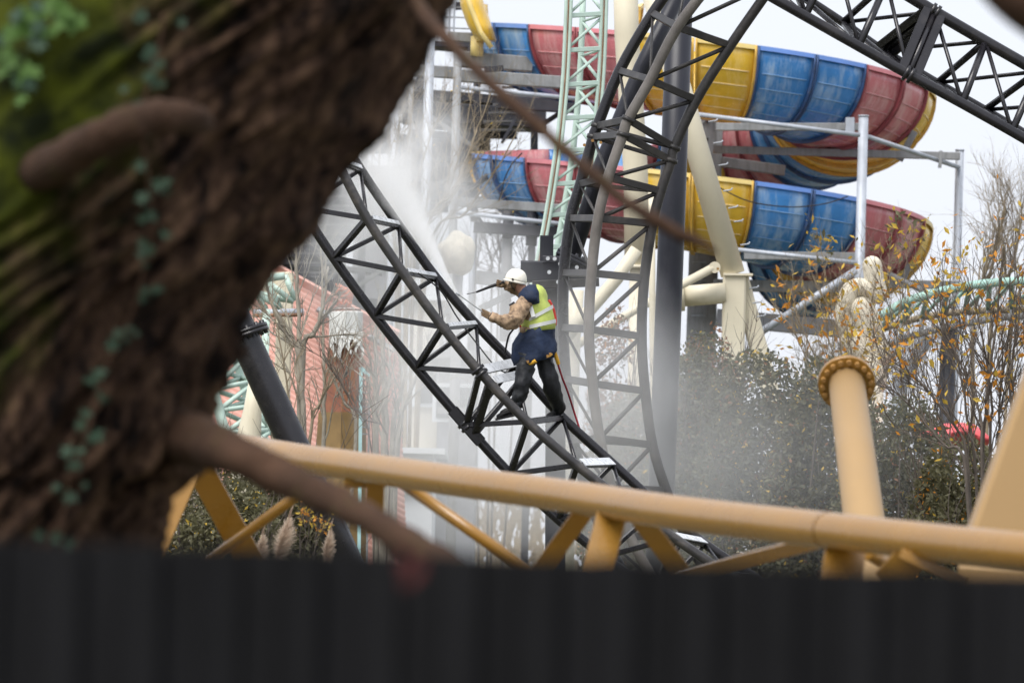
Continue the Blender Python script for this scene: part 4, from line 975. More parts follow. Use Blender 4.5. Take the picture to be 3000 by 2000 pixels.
# evergreen hedge: leaf-filled shrubs
def evergreen(label, x, ytop, w_, Y, n=5000, mt='hedge', size=0.035, group='evergreen bushes behind the yellow tube', extra=(), seed=0, keep=0.5):
    top = P(x, ytop, Y); base = ground(top); H = top.z; rx = w_ / 2 * PX(Y)
    t = thing('evergreen_bush', label, 'bush', base, group)
    st_ = MB(); tips = []
    for k in range(9):
        a = RN.uniform(0, 6.28); e = Vector((math.cos(a) * rx * 0.8, math.sin(a) * rx * 0.7, H * RN.uniform(0.6, 1.0)))
        pts = [base + Vector((0, 0, 0)), base + e * 0.45 + rv() * 0.15, base + e]
        st_.tube(spline(pts, 4), 0.035, 5, False, r2=0.008)
        for j in range(6): twig(st_, base + e * RN.uniform(0.4, 1), e + rv() * 1.2, 0.7, 0.008, 1, tips)
    st_.build('stems', M['twig_dark'], t)
    lb = MB(); ex = [MB() for _ in extra]
    cnt = 0
    n = int(n * 1.7)
    while cnt < n:
        u = RN.uniform(-1, 1); v = RN.uniform(-1, 1); z = RN.uniform(0.30, 1.04)
        p = Vector((u * rx, v * rx * 0.75, z * H))
        lim = (1 - max(0, (z - 0.55) / 0.5) ** 2.2) ** 0.5 if z < 1.05 else 0
        if u * u + v * v > lim * lim * (1.0 + 0.3 * noise.noise(p * 1.1 + Vector((seed, 0, 0)))) : continue
        if noise.noise(p * 1.9 + Vector((seed * 3, 7, 1))) < -keep + 0.35 * RN.random(): continue
        q = base + p
        cnt += 1
        r_ = RN.random(); done = False
        for (em, frac, es), eb in zip(extra, ex):
            if r_ < frac: leaf(eb, q, es * RN.uniform(0.6, 1.2)); done = True; break
            r_ -= frac
        if not done: leaf(lb, q, size * 1.15 * RN.uniform(0.6, 1.3))
    lb.build('foliage', M[mt], t, kind='stuff')
    for (em, frac, es), eb in zip(extra, ex):
        if eb.v: eb.build('autumn_leaves', M[em], t, kind='stuff')
    return t
ev = [('leaf_yellow', 0.035, 0.04), ('leaf_rust', 0.05, 0.04), ('hedge2', 0.38, 0.045)]
evergreen('grey green bush just right of the navy column', 2060, 1010, 330, 76, 7000, 'hedge', 0.042, extra=ev, seed=1)
evergreen('dense dark green bush between navy column and flanged column', 2230, 1060, 420, 74, 9000, 'hedge', 0.042, extra=ev, seed=2)
evergreen('dark bush right behind the flanged column', 2420, 1080, 380, 73, 9000, 'hedge', 0.042, extra=ev, seed=3)
evergreen('dark bush right of the flanged column, under the twigs', 2640, 1190, 400, 71, 8000, 'hedge', 0.042, extra=ev, seed=4)
evergreen('low green bush under the red canopy', 2820, 1310, 380, 66, 7000, 'hedge2', 0.04, extra=[('leaf_orange', 0.05, 0.035), ('leaf_yellow', 0.04, 0.03)], seed=5)
evergreen('brown green bush behind the foot of the upright track', 1850, 1180, 300, 78, 6000, 'hedge2', 0.042, extra=[('leaf_orange', 0.02, 0.035), ('leaf_rust', 0.1, 0.035)], seed=6)
evergreen('olive bush under the yellow track at the left', 650, 1400, 420, 60, 7000, 'hedge2', 0.035, extra=[('leaf_yellow', 0.06, 0.03)], seed=7, group='olive bushes under the yellow track')
evergreen('olive bush behind the pampas plumes', 830, 1390, 330, 62, 6000, 'hedge2', 0.035, extra=[('leaf_yellow', 0.03, 0.03)], seed=8, group='olive bushes under the yellow track')
evergreen('rusty brown bush at the foot of the big cream column', 2080, 985, 240, 82, 3500, 'leaf_rust', 0.04, extra=[('hedge', 0.4, 0.04)], seed=9, group='brown shrubs by the cream columns')
evergreen('rust and tan shrub left of the slim cream post', 1800, 930, 170, 84, 2500, 'leaf_rust', 0.04, extra=[('leaf_orange', 0.1, 0.04), ('hedge2', 0.3, 0.04)], seed=10, group='brown shrubs by the cream columns')

# far wood behind the park
fw_ = MB()
for k in range(9000):
    x = RN.uniform(-60, 60); y = RN.uniform(175, 200); h = 3.4 + 1.8 * noise.noise(Vector((x * 0.12, 1, 4))) + 0.8 * noise.noise(Vector((x * 0.7, 2, 1)))
    z = RN.uniform(0, max(1, h)); p = Vector((x, y, z)); d = Vector((RN.uniform(-.5, .5), 0, 1)).normalized() * RN.uniform(0.5, 1.4); s = Vector((0.05, 0, 0)) * RN.uniform(0.5, 2.5)
    i = len(fw_.v); fw_.v += [p - s, p + s, p + d + s * 0.2, p + d - s * 0.2]; fw_.face((i, i + 1, i + 2, i + 3), False)
fo_ = fw_.build('distant_wood', M['twig'], kind='stuff'); tag(fo_, 'low bare wood far behind the rides', 'wood')
# pampas grass
def plume(x0, y0, x1, y1, wpx, Y, label):
    a, b = P(x0, y0, Y), P(x1, y1, Y); t = thing('pampas_plume', label, 'pampas grass', ground(a), 'pampas plumes')
    MB().tube([ground(a), a, a.lerp(b, 0.9)], 0.007, 6).build('stalk', M['twig'], t)
    m = MB(); d = (b - a)
    for k in range(2600):
        f = RN.random(); w_ = wpx * PX(Y) * 0.5 * math.sin(min(1, f * 1.15 + 0.12) * math.pi) ** 0.7
        p = a + d * f; s = rv(); q = p + Vector((s.x, s.y, 0)) * w_ * RN.uniform(0.4, 1.25) + d * RN.uniform(-0.02, 0.2) + RT * 0.02
        n = (q - p).cross(rv()).normalized() * 0.0028
        i = len(m.v); m.v += [p - n, p + n, q + n * 0.3, q - n * 0.3]; m.face((i, i + 1, i + 2, i + 3), False)
    m.build('plume', M['plume'], t)
plume(812, 1640, 848, 1500, 70, 48, 'large cream pampas plume leaning right under the yellow track')
plume(752, 1660, 768, 1555, 50, 48, 'smaller cream pampas plume left of the large one')
plume(950, 1660, 966, 1540, 40, 47, 'slender cream pampas plume right of the golden sprig')
shrub('golden_sprig', 'golden leaved sprig beside the large pampas plume', 47, [[(880, 1640), (890, 1580), (898, 1520)], [(920, 1640), (925, 1590), (940, 1560)]], 0.006, M['twig_dark'], 1, 5, 0.16, [('leaf_yellow', 70, 0.02, 'yellow_leaves'), ('leaf_orange', 40, 0.02, 'orange_leaves')], tmin=0.7)

# ------------------------------------------------------------------ big foreground tree
edge = [(1345, -80), (1290, 0), (1262, 55), (1195, 150), (1130, 240), (1085, 325), (1062, 378), (1000, 430), (952, 520), (922, 605), (880, 680), (812, 745), (770, 800), (702, 880), (662, 960), (618, 1080), (592, 1145), (580, 1200), (575, 1270), (545, 1385), (480, 1430), (428, 1590), (390, 1800), (350, 2400), (340, 3400), (460, 4000), (620, 4150)]
TY = 18.0; RP = 760; TK = TY / 14.0
tp = PX(TY)
zr = [P(x, y, TY) for x, y in edge]
tree = thing('old_tree', 'big leaning mossy tree trunk filling the left foreground', 'tree', (P(-300, 4130, TY).x, TY, 0))
NS, NA = 300, 220
zs = [p.z for p in zr]; xs = [p.x for p in zr]
ztop, zbot = zs[0], 0.0
def ex(z):
    for i in range(len(zs) - 1):
        if zs[i] >= z >= zs[i + 1]:
            f = (zs[i] - z) / (zs[i] - zs[i + 1]); return xs[i] + (xs[i + 1] - xs[i]) * f
    return xs[0] if z > zs[0] else xs[-1]
tm = MB(); Rr = RP * tp
for i in range(NS + 1):
    z = ztop + (zbot - ztop) * (i / NS) ** 1.25
    e_ = ex(z)
    for k in range(NA):
        a = 2 * math.pi * k / NA
        # ridged bark: plates stretched along the lean of the trunk
        lean = 0.55
        pq = Vector((math.cos(a) * 3.2, math.sin(a) * 3.2, z * 1.3)) ; ang = a * Rr
        rid = noise.noise(Vector((ang * 8 - z * 5.0, z * 1.5 + ang * 0.5, 3)))
        rid2 = noise.noise(Vector((ang * 20 - z * 12, z * 4.5, 9)))
        rid3 = noise.noise(Vector((ang * 3, z * 2.2, 1)))
        dsp = 0.075 * (1 - abs(rid) * 2.4) + 0.032 * rid2 + 0.065 * rid3 - 0.035
        ms_ = max(0.0, min(1.0, (math.cos(a) + 0.2) / 0.55)); dsp *= 0.16 + 0.84 * ms_
        r_ = Rr + dsp
        tm.v.append(Vector((e_ - Rr + math.cos(a) * r_, TY + 0.25 * TK + math.sin(a) * r_ * 0.92, z)))
for i in range(NS):
    for k in range(NA):
        k2 = (k + 1) % NA
        tm.face((i * NA + k, i * NA + k2, (i + 1) * NA + k2, (i + 1) * NA + k), True)
tm.build('trunk', M['bark'], tree)
FY = TY + 0.25 * TK - Rr * 0.92           # front face depth of the trunk
def limb(pts, rs, nm='limb', mt='limb', n=16):
    pp = spline([P(p[0], p[1], p[2] * TK) for p in pts], 6); N = len(pp); out = []
    for i in range(N):
        f = i / (N - 1) * (len(rs) - 1); j = min(int(f), len(rs) - 2); r_ = rs[j] + (rs[j + 1] - rs[j]) * (f - j)
        out.append(r_ * tp * (1 + 0.16 * noise.noise(Vector((i * 0.45, 3, len(pts))))))
    m_ = MB().tube(pp, out, n)
    for v in range(len(m_.v)): m_.v[v] = m_.v[v] + noise.noise_vector(m_.v[v] * 14) * 0.012 * min(1, rs[0] / 40) + noise.noise_vector(m_.v[v] * 40) * 0.004 * min(1, rs[0] / 40)
    return m_.build(nm, M[mt], tree)
def fy(x):   # front surface of the trunk at photo column x near height z
    return FY
limb([(200, 1190, 14.9), (440, 1255, 14.25), (575, 1292, 13.9), (680, 1325, 13.4), (835, 1400, 13.3), (1000, 1478, 13.1), (1200, 1590, 12.8), (1420, 1720, 12.4)], [100, 95, 74, 60, 52, 45, 40, 36], 'lower_limb', 'limb', 20)
limb([(600, 362, 13.45), (560, 345, 13.36), (470, 343, 13.28), (370, 368, 13.26), (280, 412, 13.3), (200, 460, 13.42), (110, 505, 13.7)], [30, 44, 52, 54, 56, 60, 62], 'broken_stub')
limb([(1215, 0, 13.9), (1259, 64, 13.6), (1323, 130, 13.4), (1435, 243, 13.2), (1560, 355, 13.1), (1690, 470, 13.0), (1795, 560, 12.95), (1897, 632, 12.9), (1985, 684, 12.9), (2100, 738, 12.9)], [24, 22, 19, 18, 18, 18, 19, 20, 18, 8], 'thin_branch', n=10)
limb([(900, -60, 13.9), (1150, -180, 14.0), (1400, -420, 14.2)], [220, 160, 100], 'upper_limb', 'bark')
# bark plates silhouette bumps and knot below the stub
# ivy on the trunk
ivy = thing('ivy_vine', 'trailing ivy vine with small leaves climbing the mossy trunk', 'ivy', ground(P(200, 1700, FY)))
def ivy_leaf(c, s, mt):
    m = MB(); n_ = (Vector((RN.uniform(-.5, .5), -1, RN.uniform(0.1, 0.9)))).normalized(); a = n_.orthogonal().normalized(); b = n_.cross(a)
    an = RN.uniform(-0.9, 0.9) + math.pi; ca, sa = math.cos(an), math.sin(an); a, b = a * ca + b * sa, b * ca - a * sa
    shape = [(0, 1.1), (0.35, 0.45), (0.95, 0.35), (0.6, -0.15), (0.75, -0.7), (0.2, -0.55), (0, -0.35), (-0.2, -0.55), (-0.75, -0.7), (-0.6, -0.15), (-0.95, 0.35), (-0.35, 0.45)]
    i = len(m.v); m.v.append(c - n_ * s * 0.12)
    for x, y in shape: m.v.append(c + (a * x + b * y) * s + n_ * s * 0.1 * RN.uniform(-1, 1))
    for k in range(12): m.face((0, 1 + k, 1 + (k + 1) % 12), False)
    return m.build('leaf', M[mt], ivy)
vine = [(480, 40), (470, 120), (450, 180), (440, 240), (420, 300), (410, 360), (430, 480), (440, 560), (450, 640), (440, 720), (420, 800), (390, 900), (360, 980), (320, 1060), (290, 1140), (270, 1220), (240, 1320), (200, 1420), (180, 1560), (170, 1700)]
def surf(x, y, pad=0.0):
    """front of the displaced trunk under the photo point"""
    z = P(x, y, FY).z; e_ = ex(z); X = P(x, y, FY).x
    c = (X - (e_ - Rr)) / Rr; c = max(-0.98, min(0.98, c))
    return TY + 0.25 * TK - math.sqrt(1 - c * c) * Rr * 0.92 - 0.06 - pad
MB().tube(spline([P(x, y, surf(x, y)) for x, y in vine], 4), 0.006, 6).build('stem', M['limb'], ivy)
for i in range(len(vine) - 1):
    for k in range(3):
        f = RN.random(); x = vine[i][0] + (vine[i + 1][0] - vine[i][0]) * f + RN.gauss(0, 30); y = vine[i][1] + (vine[i + 1][1] - vine[i][1]) * f
        ivy_leaf(P(x, y, surf(x, y, 0.075)), RN.uniform(0.014, 0.030), 'ivy')
for (cx, cy, rx, ry, nn) in ((110, 60, 110, 60, 16), (180, 45, 60, 40, 8), (60, 230, 60, 50, 9), (20, 120, 40, 60, 6)):
    for k in range(nn):
        x = cx + RN.gauss(0, rx * 0.5); y = cy + RN.gauss(0, ry * 0.5)
        ivy_leaf(P(x, y, surf(x, y, RN.uniform(0.03, 0.1))), RN.uniform(0.024, 0.05), RN.choice(('ivy_bright', 'ivy_bright', 'ivy')))

# limb of a neighbouring tree leaning into the top right corner
t2 = thing('neighbour_tree', 'dark tree limb reaching into the top right corner', 'tree', ground(P(4200, 1500, 13.5)))
MB().tube(spline([ground(P(4200, 1500, 13.5)), P(4150, 1200, 13.5), P(3900, 500, 13.4), P(3450, 200, 13.2)], 6), 0.2, 16, r2=0.1).build('trunk', M['limb'], t2)
MB().tube(spline([P(3500, 230, 13.2), P(3250, 120, 13.1), P(3050, 20, 13.0), P(2930, -70, 13.0), P(2800, -220, 12.9)], 6), 0.1, 14, r2=0.055).build('limb', M['limb'], t2)
# red leaved seedling in front of the fence
rs_ = thing('red_leaved_stem', 'dull red leaf on a thin stem just in front of the fence', 'plant', ground(P(1190, 1700, 6.6)))
MB().tube([ground(P(1190, 1700, 6.6)), P(1200, 1760, 6.6), P(1205, 1640, 6.6)], 0.0009, 6).build('stem', M['rubber'], rs_)
for (x, y, s) in ((1190, 1640, 0.012), (1220, 1670, 0.014), (1197, 1695, 0.010)):
    m = MB(); c = P(x, y, 6.58); a = (RT * 0.4 + UP).normalized(); b = (RT - UP * 0.3 - FWD * .3).normalized()
    m.v += [c - a * s, c + b * s * .5, c + a * s, c - b * s * .5, c - FWD * s * 0.1]
    for q_ in ((0, 1, 4), (1, 2, 4), (2, 3, 4), (3, 0, 4)): m.face(q_)
    m.build('leaf', M['red_leaf'], rs_)
# ------------------------------------------------------------------ the worker
WY = 62.45
def W(x, y, dy=0.0): return P(x, y, WY + dy)
J = {'pel': (W(1566, 1015), .135), 'sp': (W(1574, 965), .13), 'ch': (W(1568, 905), .15), 'nb': (W(1545, 866), .085), 'nk': (W(1530, 850), .06), 'hd': (W(1513, 826), .088), 'ht': (W(1508, 806), .085),
     'ls': (W(1536, 888, -.17), .088), 'le': (W(1497, 944, -.30), .068), 'lw': (W(1440, 928, -.33), .042), 'lh': (W(1424, 920, -.33), .034),
     'rs': (W(1556, 878, .17), .075), 're': (W(1530, 858, .30), .05), 'rw': (W(1484, 834, .20), .036), 'rh': (W(1466, 831, .16), .034),
     'lp': (W(1543, 1040, -.09), .095), 'lk': (W(1530, 1125, -.14), .088), 'la': (W(1514, 1198, -.10), .068), 'lt': (W(1462, 1216, -.16), .04),
     'rp': (W(1590, 1035, .09), .095), 'rk': (W(1614, 1128, .10), .088), 'ra': (W(1638, 1205, .42), .068), 'rt': (W(1604, 1222, .40), .04)}
E = [('pel', 'sp'), ('sp', 'ch'), ('ch', 'nb'), ('nb', 'nk'), ('nk', 'hd'), ('hd', 'ht'), ('ch', 'ls'), ('ls', 'le'), ('le', 'lw'), ('lw', 'lh'), ('ch', 'rs'), ('rs', 're'), ('re', 'rw'), ('rw', 'rh'),
     ('pel', 'lp'), ('lp', 'lk'), ('lk', 'la'), ('la', 'lt'), ('pel', 'rp'), ('rp', 'rk'), ('rk', 'ra'), ('ra', 'rt')]
person = thing('person', 'worker in white helmet and yellow vest washing the steel track', 'person', W(1560, 1225))
org = Vector(person.location)
# fingers: short chains rooted in the palm
def fingers(hand, wrist, grip, side):
    h, wv = J[hand][0], J[wrist][0]; d = (h - wv).normalized(); g = Vector(grip).normalized(); nrm_ = d.cross(g).normalized()
    for k, (o_, ln) in enumerate(((-0.032, .9), (-0.011, 1.0), (0.010, .95), (0.030, .78))):
        a = h + g * o_ + d * 0.02; b = a + d * 0.032 * ln + nrm_ * 0.006 * side; c = b + (nrm_ * side * 0.030 + d * 0.006) * ln; e = c - d * 0.024 * ln
        for nm, p, r_ in (('a', a, .013), ('b', b, .011), ('c', c, .010), ('e', e, .009)): J[f'{hand}{k}{nm}'] = (p, r_)
        E.extend([(hand, f'{hand}{k}a'), (f'{hand}{k}a', f'{hand}{k}b'), (f'{hand}{k}b', f'{hand}{k}c'), (f'{hand}{k}c', f'{hand}{k}e')])
    a = h - g * 0.035 + nrm_ * side * 0.014; b = a + d * 0.026 + nrm_ * side * 0.018
    J[hand + 'ta'] = (a, .013); J[hand + 'tb'] = (b, .010); E.extend([(hand, hand + 'ta'), (hand + 'ta', hand + 'tb')])
wand_dir = (W(1340, 862, -.33) - W(1424, 920, -.33)).normalized()
fingers('lh', 'lw', UP, 1); fingers('rh', 'rw', UP, -1)
names = list(J); me = D.meshes.new('body'); me.from_pydata([J[n][0] - org for n in names], [(names.index(a), names.index(b)) for a, b in E], [])
ob = D.objects.new('body', me); COL.objects.link(ob); ob.parent = person
sk = ob.modifiers.new('skin', 'SKIN'); sk.use_smooth_shade = True
for i, n in enumerate(names):
    r_ = J[n][1]; sv = me.skin_vertices[0].data[i]; sv.radius = (r_, r_); sv.use_root = (n == 'pel')
sub = ob.modifiers.new('sub', 'SUBSURF'); sub.levels = 2; sub.render_levels = 2
bpy.context.view_layer.update()
ev_ = ob.evaluated_get(bpy.context.evaluated_depsgraph_get()); nm_ = D.meshes.new_from_object(ev_)
ob.modifiers.clear(); ob.data = nm_
for mt in ('tan', 'trouser', 'skin', 'glove', 'rubber'): nm_.materials.append(M[mt])
def seg_d(p, a, b):
    ab = b - a; t = max(0, min(1, (p - a).dot(ab) / ab.length_squared)); return (p - a - ab * t).length
for f in nm_.polygons:
    c = f.center + org; f.use_smooth = True
    best = min(E, key=lambda e: seg_d(c, J[e[0]][0], J[e[1]][0]) / (J[e[0]][1] + J[e[1]][1]))
    s = best[0] + best[1]
    if best[0] in ('lh', 'rh') or best[1] in ('lh', 'rh') or best[0][:2] in ('lh', 'rh'): f.material_index = 3
    elif best in (('nk', 'hd'), ('hd', 'ht'), ('nb', 'nk')): f.material_index = 2
    elif best in (('la', 'lt'), ('ra', 'rt')): f.material_index = 4
    elif best[0] in ('pel', 'lp', 'lk', 'rp', 'rk') : f.material_index = 1
    else: f.material_index = 0
# wet creased cloth
for v in nm_.vertices:
    c = v.co + org
    if min((c - J['hd'][0]).length, (c - J['lh'][0]).length, (c - J['rh'][0]).length) > 0.14:
        v.co += noise.noise_vector(c * 9) * 0.02 + noise.noise_vector(c * 24) * 0.011
nm_.update()
S = PX(WY)
def ring(x, y, dy, rx, ry, tilt=0.0):
    u = (RT * math.cos(tilt) + UP * math.sin(tilt)); return (W(x, y, dy), u * rx * S, FWD * ry)
def crease(sd, amp):
    return lambda i, a: 1 + amp * noise.noise(Vector((math.cos(a) * 1.8, math.sin(a) * 1.8, i * 0.55 + sd))) + amp * 0.5 * noise.noise(Vector((math.cos(a) * 5, math.sin(a) * 5, i * 1.1 + sd)))
# loose creased sleeves over the arms
def sleeve(pts, rs, nm, mt, sd, n=26):
    pp = spline(pts, 9); N = len(pp); m_ = MB(); out = []
    for i in range(N):
        f = i / (N - 1) * (len(rs) - 1); j = min(int(f), len(rs) - 2); r_ = rs[j] + (rs[j + 1] - rs[j]) * (f - j)
        out.append(r_ * (1 + 0.03 * math.sin(i * 1.3 + sd) + 0.07 * rnd()))
    m_.tube(pp, out, n)
    for v in range(len(m_.v)): m_.v[v] = m_.v[v] + noise.noise_vector(m_.v[v] * 13 + Vector((sd, 0, 0))) * 0.024 + noise.noise_vector(m_.v[v] * 30) * 0.009
    return m_.build(nm, M[mt], person)
sleeve([W(1546, 882, -.15), W(1522, 910, -.24), W(1502, 940, -.31), W(1472, 938, -.335), W(1438, 927, -.335)], [.085, .098, .09, .072, .05], 'sleeve', 'tan', 1)
sleeve([W(1556, 878, .15), W(1534, 858, .29), W(1508, 846, .26), W(1482, 834, .20)], [.09, .08, .06, .046], 'sleeve', 'tan', 4)
sleeve([J['lp'][0], J['lk'][0], J['la'][0] + UP * .03], [.108, .090, .072], 'trouser_leg', 'trouser', 2)
sleeve([J['rp'][0], J['rk'][0], J['ra'][0] + UP * .03], [.108, .090, .072], 'trouser_leg', 'trouser', 6)
# vest
vr = [ring(1575, 968, 0, 52, .19, .10), ring(1576, 950, 0, 51, .19, .05), ring(1575, 932, 0, 50, .195, 0), ring(1572, 915, 0, 49, .20), ring(1568, 900, 0, 47, .205, .05), ring(1562, 886, 0, 43, .20, .12), ring(1563, 873, 0, 41, .20, .2), ring(1564, 860, 0, 36, .19, .3), ring(1563, 848, 0, 28, .16, .35), ring(1559, 838, 0, 17, .11, .35)]
ve = MB().loft(vr, 36, True, 0, crease(2, 0.05)).build('vest', M['hivis'], person)
def band(r0_, r1_, y0, y1, off=1.02):
    a = MB(); a.loft([r0_, r1_], 36, False, 0, lambda i, an: off); return a.build('reflective_strip', M['reflect'], ve)
band(ring(1577, 957, 0, 52.5, .197, .22), ring(1577, 946, 0, 52, .198, .22), 0, 0)
band(ring(1575, 928, 0, 52, .203, .5), ring(1574, 917, 0, 51, .205, .5), 0, 0)
MB().box(W(1552, 888, -.19), W(1563, 928, -.22), 0.012, 0.045, FWD).build('reflective_strip', M['reflect'], ve)
# tan shirt hem between vest and jacket
MB().loft([ring(1563, 978, 0, 40, .175, -.1), ring(1564, 960, 0, 42, .18, -.1)], 30, True, 0, crease(9, 0.04)).build('shirt_hem', M['tan'], person)
MB().box(W(1512, 950, -.16), W(1526, 956, -.18), 0.02, 0.025, FWD).build('red_patch', M['red_strap'], person)
# jacket tied round the waist
jr = [ring(1580, 956, 0, 46, .185, -.12), ring(1574, 972, 0, 51, .19, -.06), ring(1570, 990, 0, 57, .195, 0), ring(1567, 1008, 0, 63, .20), ring(1566, 1026, 0, 67, .205), ring(1564, 1044, 0, 67, .205, .1), ring(1561, 1060, 0, 61, .20, .2)]
MB().loft(jr, 44, True, 0, crease(5, 0.18)).build('jacket', M['navy'], person)
# hood
hr = [(W(1519, 868, -.03), UP * 8 * S, FWD * .07), (W(1526, 864, -.05), (UP * .9 + RT * .3) * 24 * S, FWD * .13), (W(1540, 862, -.07), (UP * .9 + RT * .35) * 33 * S, FWD * .17), (W(1556, 866, -.09), (UP * .9 + RT * .4) * 34 * S, FWD * .19), (W(1572, 876, -.09), (UP * .9 + RT * .3) * 26 * S, FWD * .17), (W(1581, 884, -.09), UP * 11 * S, FWD * .09)]
MB().loft(hr, 24, True, 0, crease(7, 0.12)).build('hood', M['navy'], person)
MB().tube(spline([W(1543, 855, -.16), W(1565, 858, -.12), W(1580, 876, -.08), W(1592, 905, -.05)], 5), 0.02, 8).build('collar_edge', M['tan'], person)
# face: jaw, nose, respirator and dark wrap
MB().loft([ring(1497, 848, 0, 10, .05), ring(1503, 840, 0, 17, .075), ring(1509, 830, 0, 19, .08), ring(1513, 818, 0, 20, .085)], 16).build('face_wrap', M['glove'], person)
MB().loft([(W(1489, 838, 0), RT * 3 * S, FWD * .025), (W(1494, 836, 0), UP * 7 * S, FWD * .045), (W(1502, 836, 0), UP * 9 * S, FWD * .06)], 14).build('respirator', M['rubber'], person)
MB().tube([W(1497, 825, -.085), W(1512, 822, -.095), W(1530, 824, -.07)], 0.012, 8).build('goggle_strap', M['rubber'], person)
# helmet: shell, brim, vent slots
hm = MB(); hx, hy = 1511, 821; tl = -0.22
uu = RT * math.cos(tl) + UP * math.sin(tl); vv = -RT * math.sin(tl) + UP * math.cos(tl)
rg = []
for k in range(9):
    f = k / 8; rr = math.cos(f * math.pi / 2 * 0.985) ** 0.75
    rg.append((W(hx, hy) + vv * (0.138 * math.sin(f * math.pi / 2) - 0.01), uu * 0.122 * rr, FWD * 0.112 * rr))
hel = hm.loft(rg, 30).build('helmet', M['helmet'], person)
MB().loft([(W(hx, hy) - vv * 0.03 - uu * 0.006, uu * 0.123, FWD * 0.113), (W(hx, hy) - vv * 0.008, uu * 0.125, FWD * 0.115)], 30, True, 0, lambda i, a: 1 + 0.06 * max(0, -math.cos(a))).build('brim', M['helmet'], hel)
MB().disc(W(1502, 818, -.116), FWD, 0.012, 0.012, 10).build('vent', M['rubber'], hel)
MB().tube(spline([W(1496, 826, -.1), W(1500, 840, -.085), W(1508, 850, -.05)], 4), 0.006, 6).build('chin_strap', M['rubber'], hel)
# harness: waist webbing, leg loops, red back strap
MB().tube(spline([W(1540, 1058, -.16), W(1554, 1064, -.19), W(1570, 1056, -.21)], 5), 0.022, 8).build('harness_loop', M['harness'], person)
MB().tube(spline([W(1598, 1046, -.15), W(1610, 1040, -.14), W(1622, 1032, -.08), W(1626, 1040, 0)], 5), 0.02, 8).build('harness_loop', M['harness'], person)
MB().tube(spline([W(1624, 1030, -.02), W(1632, 1052, -.02), W(1636, 1066, 0)], 5), 0.022, 8).build('harness_loop', M['harness'], person)
for (x, y) in ((1546, 1060), (1604, 1044), (1612, 1038)): MB().box(W(x - 3, y, -.215), W(x + 4, y - 2, -.215), 0.012, 0.03, FWD).build('buckle', M['rusty_bolt'], person)
MB().tube(spline([W(1606, 880, .08), W(1619, 905, .10), W(1625, 935, .10), W(1624, 952, .08)], 5), 0.024, 8).build('back_strap', M['red_strap'], person)
# chest tools
for (x, y) in ((1500, 893), (1499, 918)): MB().box(W(x - 6, y + 5, -.2), W(x + 9, y - 5, -.2), 0.05, 0.05, FWD, bev=0.01).build('tool_pouch', M['rubber'], person)
MB().tube([W(1434, 925, -.33), W(1447, 932, -.33)], 0.042, 14).build('cuff', M['rubber'], person)
# boots with soles
for a, b, nm in (('la', 'lt', 'boot'), ('ra', 'rt', 'boot')):
    p, q = J[a][0], J[b][0]
    bo = MB().loft([(p + UP * 0.10, RT * .062, FWD * .058), (p + UP * 0.02, RT * .066, FWD * .06), (p.lerp(q, .35) - UP * .01, (RT + UP).normalized() * .06, FWD * .055), (p.lerp(q, .8) - UP * .01, UP * .045, FWD * .052), (p.lerp(q, 1.15) - UP * .012, UP * .025, FWD * .035)], 16).build(nm, M['rubber'], person)
    MB().box(p - UP * .05 + RT * .04, q - UP * .045 - RT * .03, 0.10, 0.025, FWD, bev=0.006).build('sole', M['rubber'], bo)

# pressure washer lance and second wand, hose, safety rope
ln = thing('washer_lance', 'thin grey pressure lance held low in the gloved hand', 'lance', W(1424, 920, -.33))
MB().tube([W(1446, 938, -.33), W(1418, 916, -.33), W(1342, 862, -.30)], 0.009, 10, r2=0.006).build('barrel', M['galv_dark'], ln)
MB().tube([W(1347, 866, -.30), W(1336, 857, -.30)], 0.011, 10).build('nozzle', M['galv'], ln)
MB().tube(spline([W(1446, 938, -.33), W(1480, 955, -.28), W(1505, 960, -.15), W(1490, 985, -.05), W(1478, 1040, .1)], 5), 0.011, 8).build('hose', M['rubber'], ln)
w2 = thing('spray_wand', 'black handled wand held up beside the helmet', 'wand', W(1466, 831, .16))
MB().tube([W(1478, 827, .16), W(1440, 838, .15), W(1395, 856, .13)], [0.022, 0.018, 0.011], 12).build('handle', M['rubber'], w2)
MB().tube([W(1397, 855, .13), W(1368, 861, .12)], 0.007, 8).build('tip', M['galv_dark'], w2)
rp = MB().tube(spline([W(1628, 1045, .0), W(1645, 1100, .1), W(1664, 1150, .3), W(1680, 1200, .5), (W(1700, 1262, .5)), W(1712, 1300, .5)], 5), 0.011, 8).build('safety_rope', M['red_rope'])
tag(rp, 'dark red safety rope hanging from the harness to the rail', 'rope')
hs = MB().tube(spline([P(1225, 800, 62.3), P(1290, 850, 62.5), P(1340, 930, 62.6), P(1400, 1010, 62.5), P(1460, 1080, 62.4), P(1520, 1100, 62.9)], 6), 0.008, 6).build('wash_hose', M['rubber'])
tag(hs, 'thin black hose lying along the washed rail', 'hose')

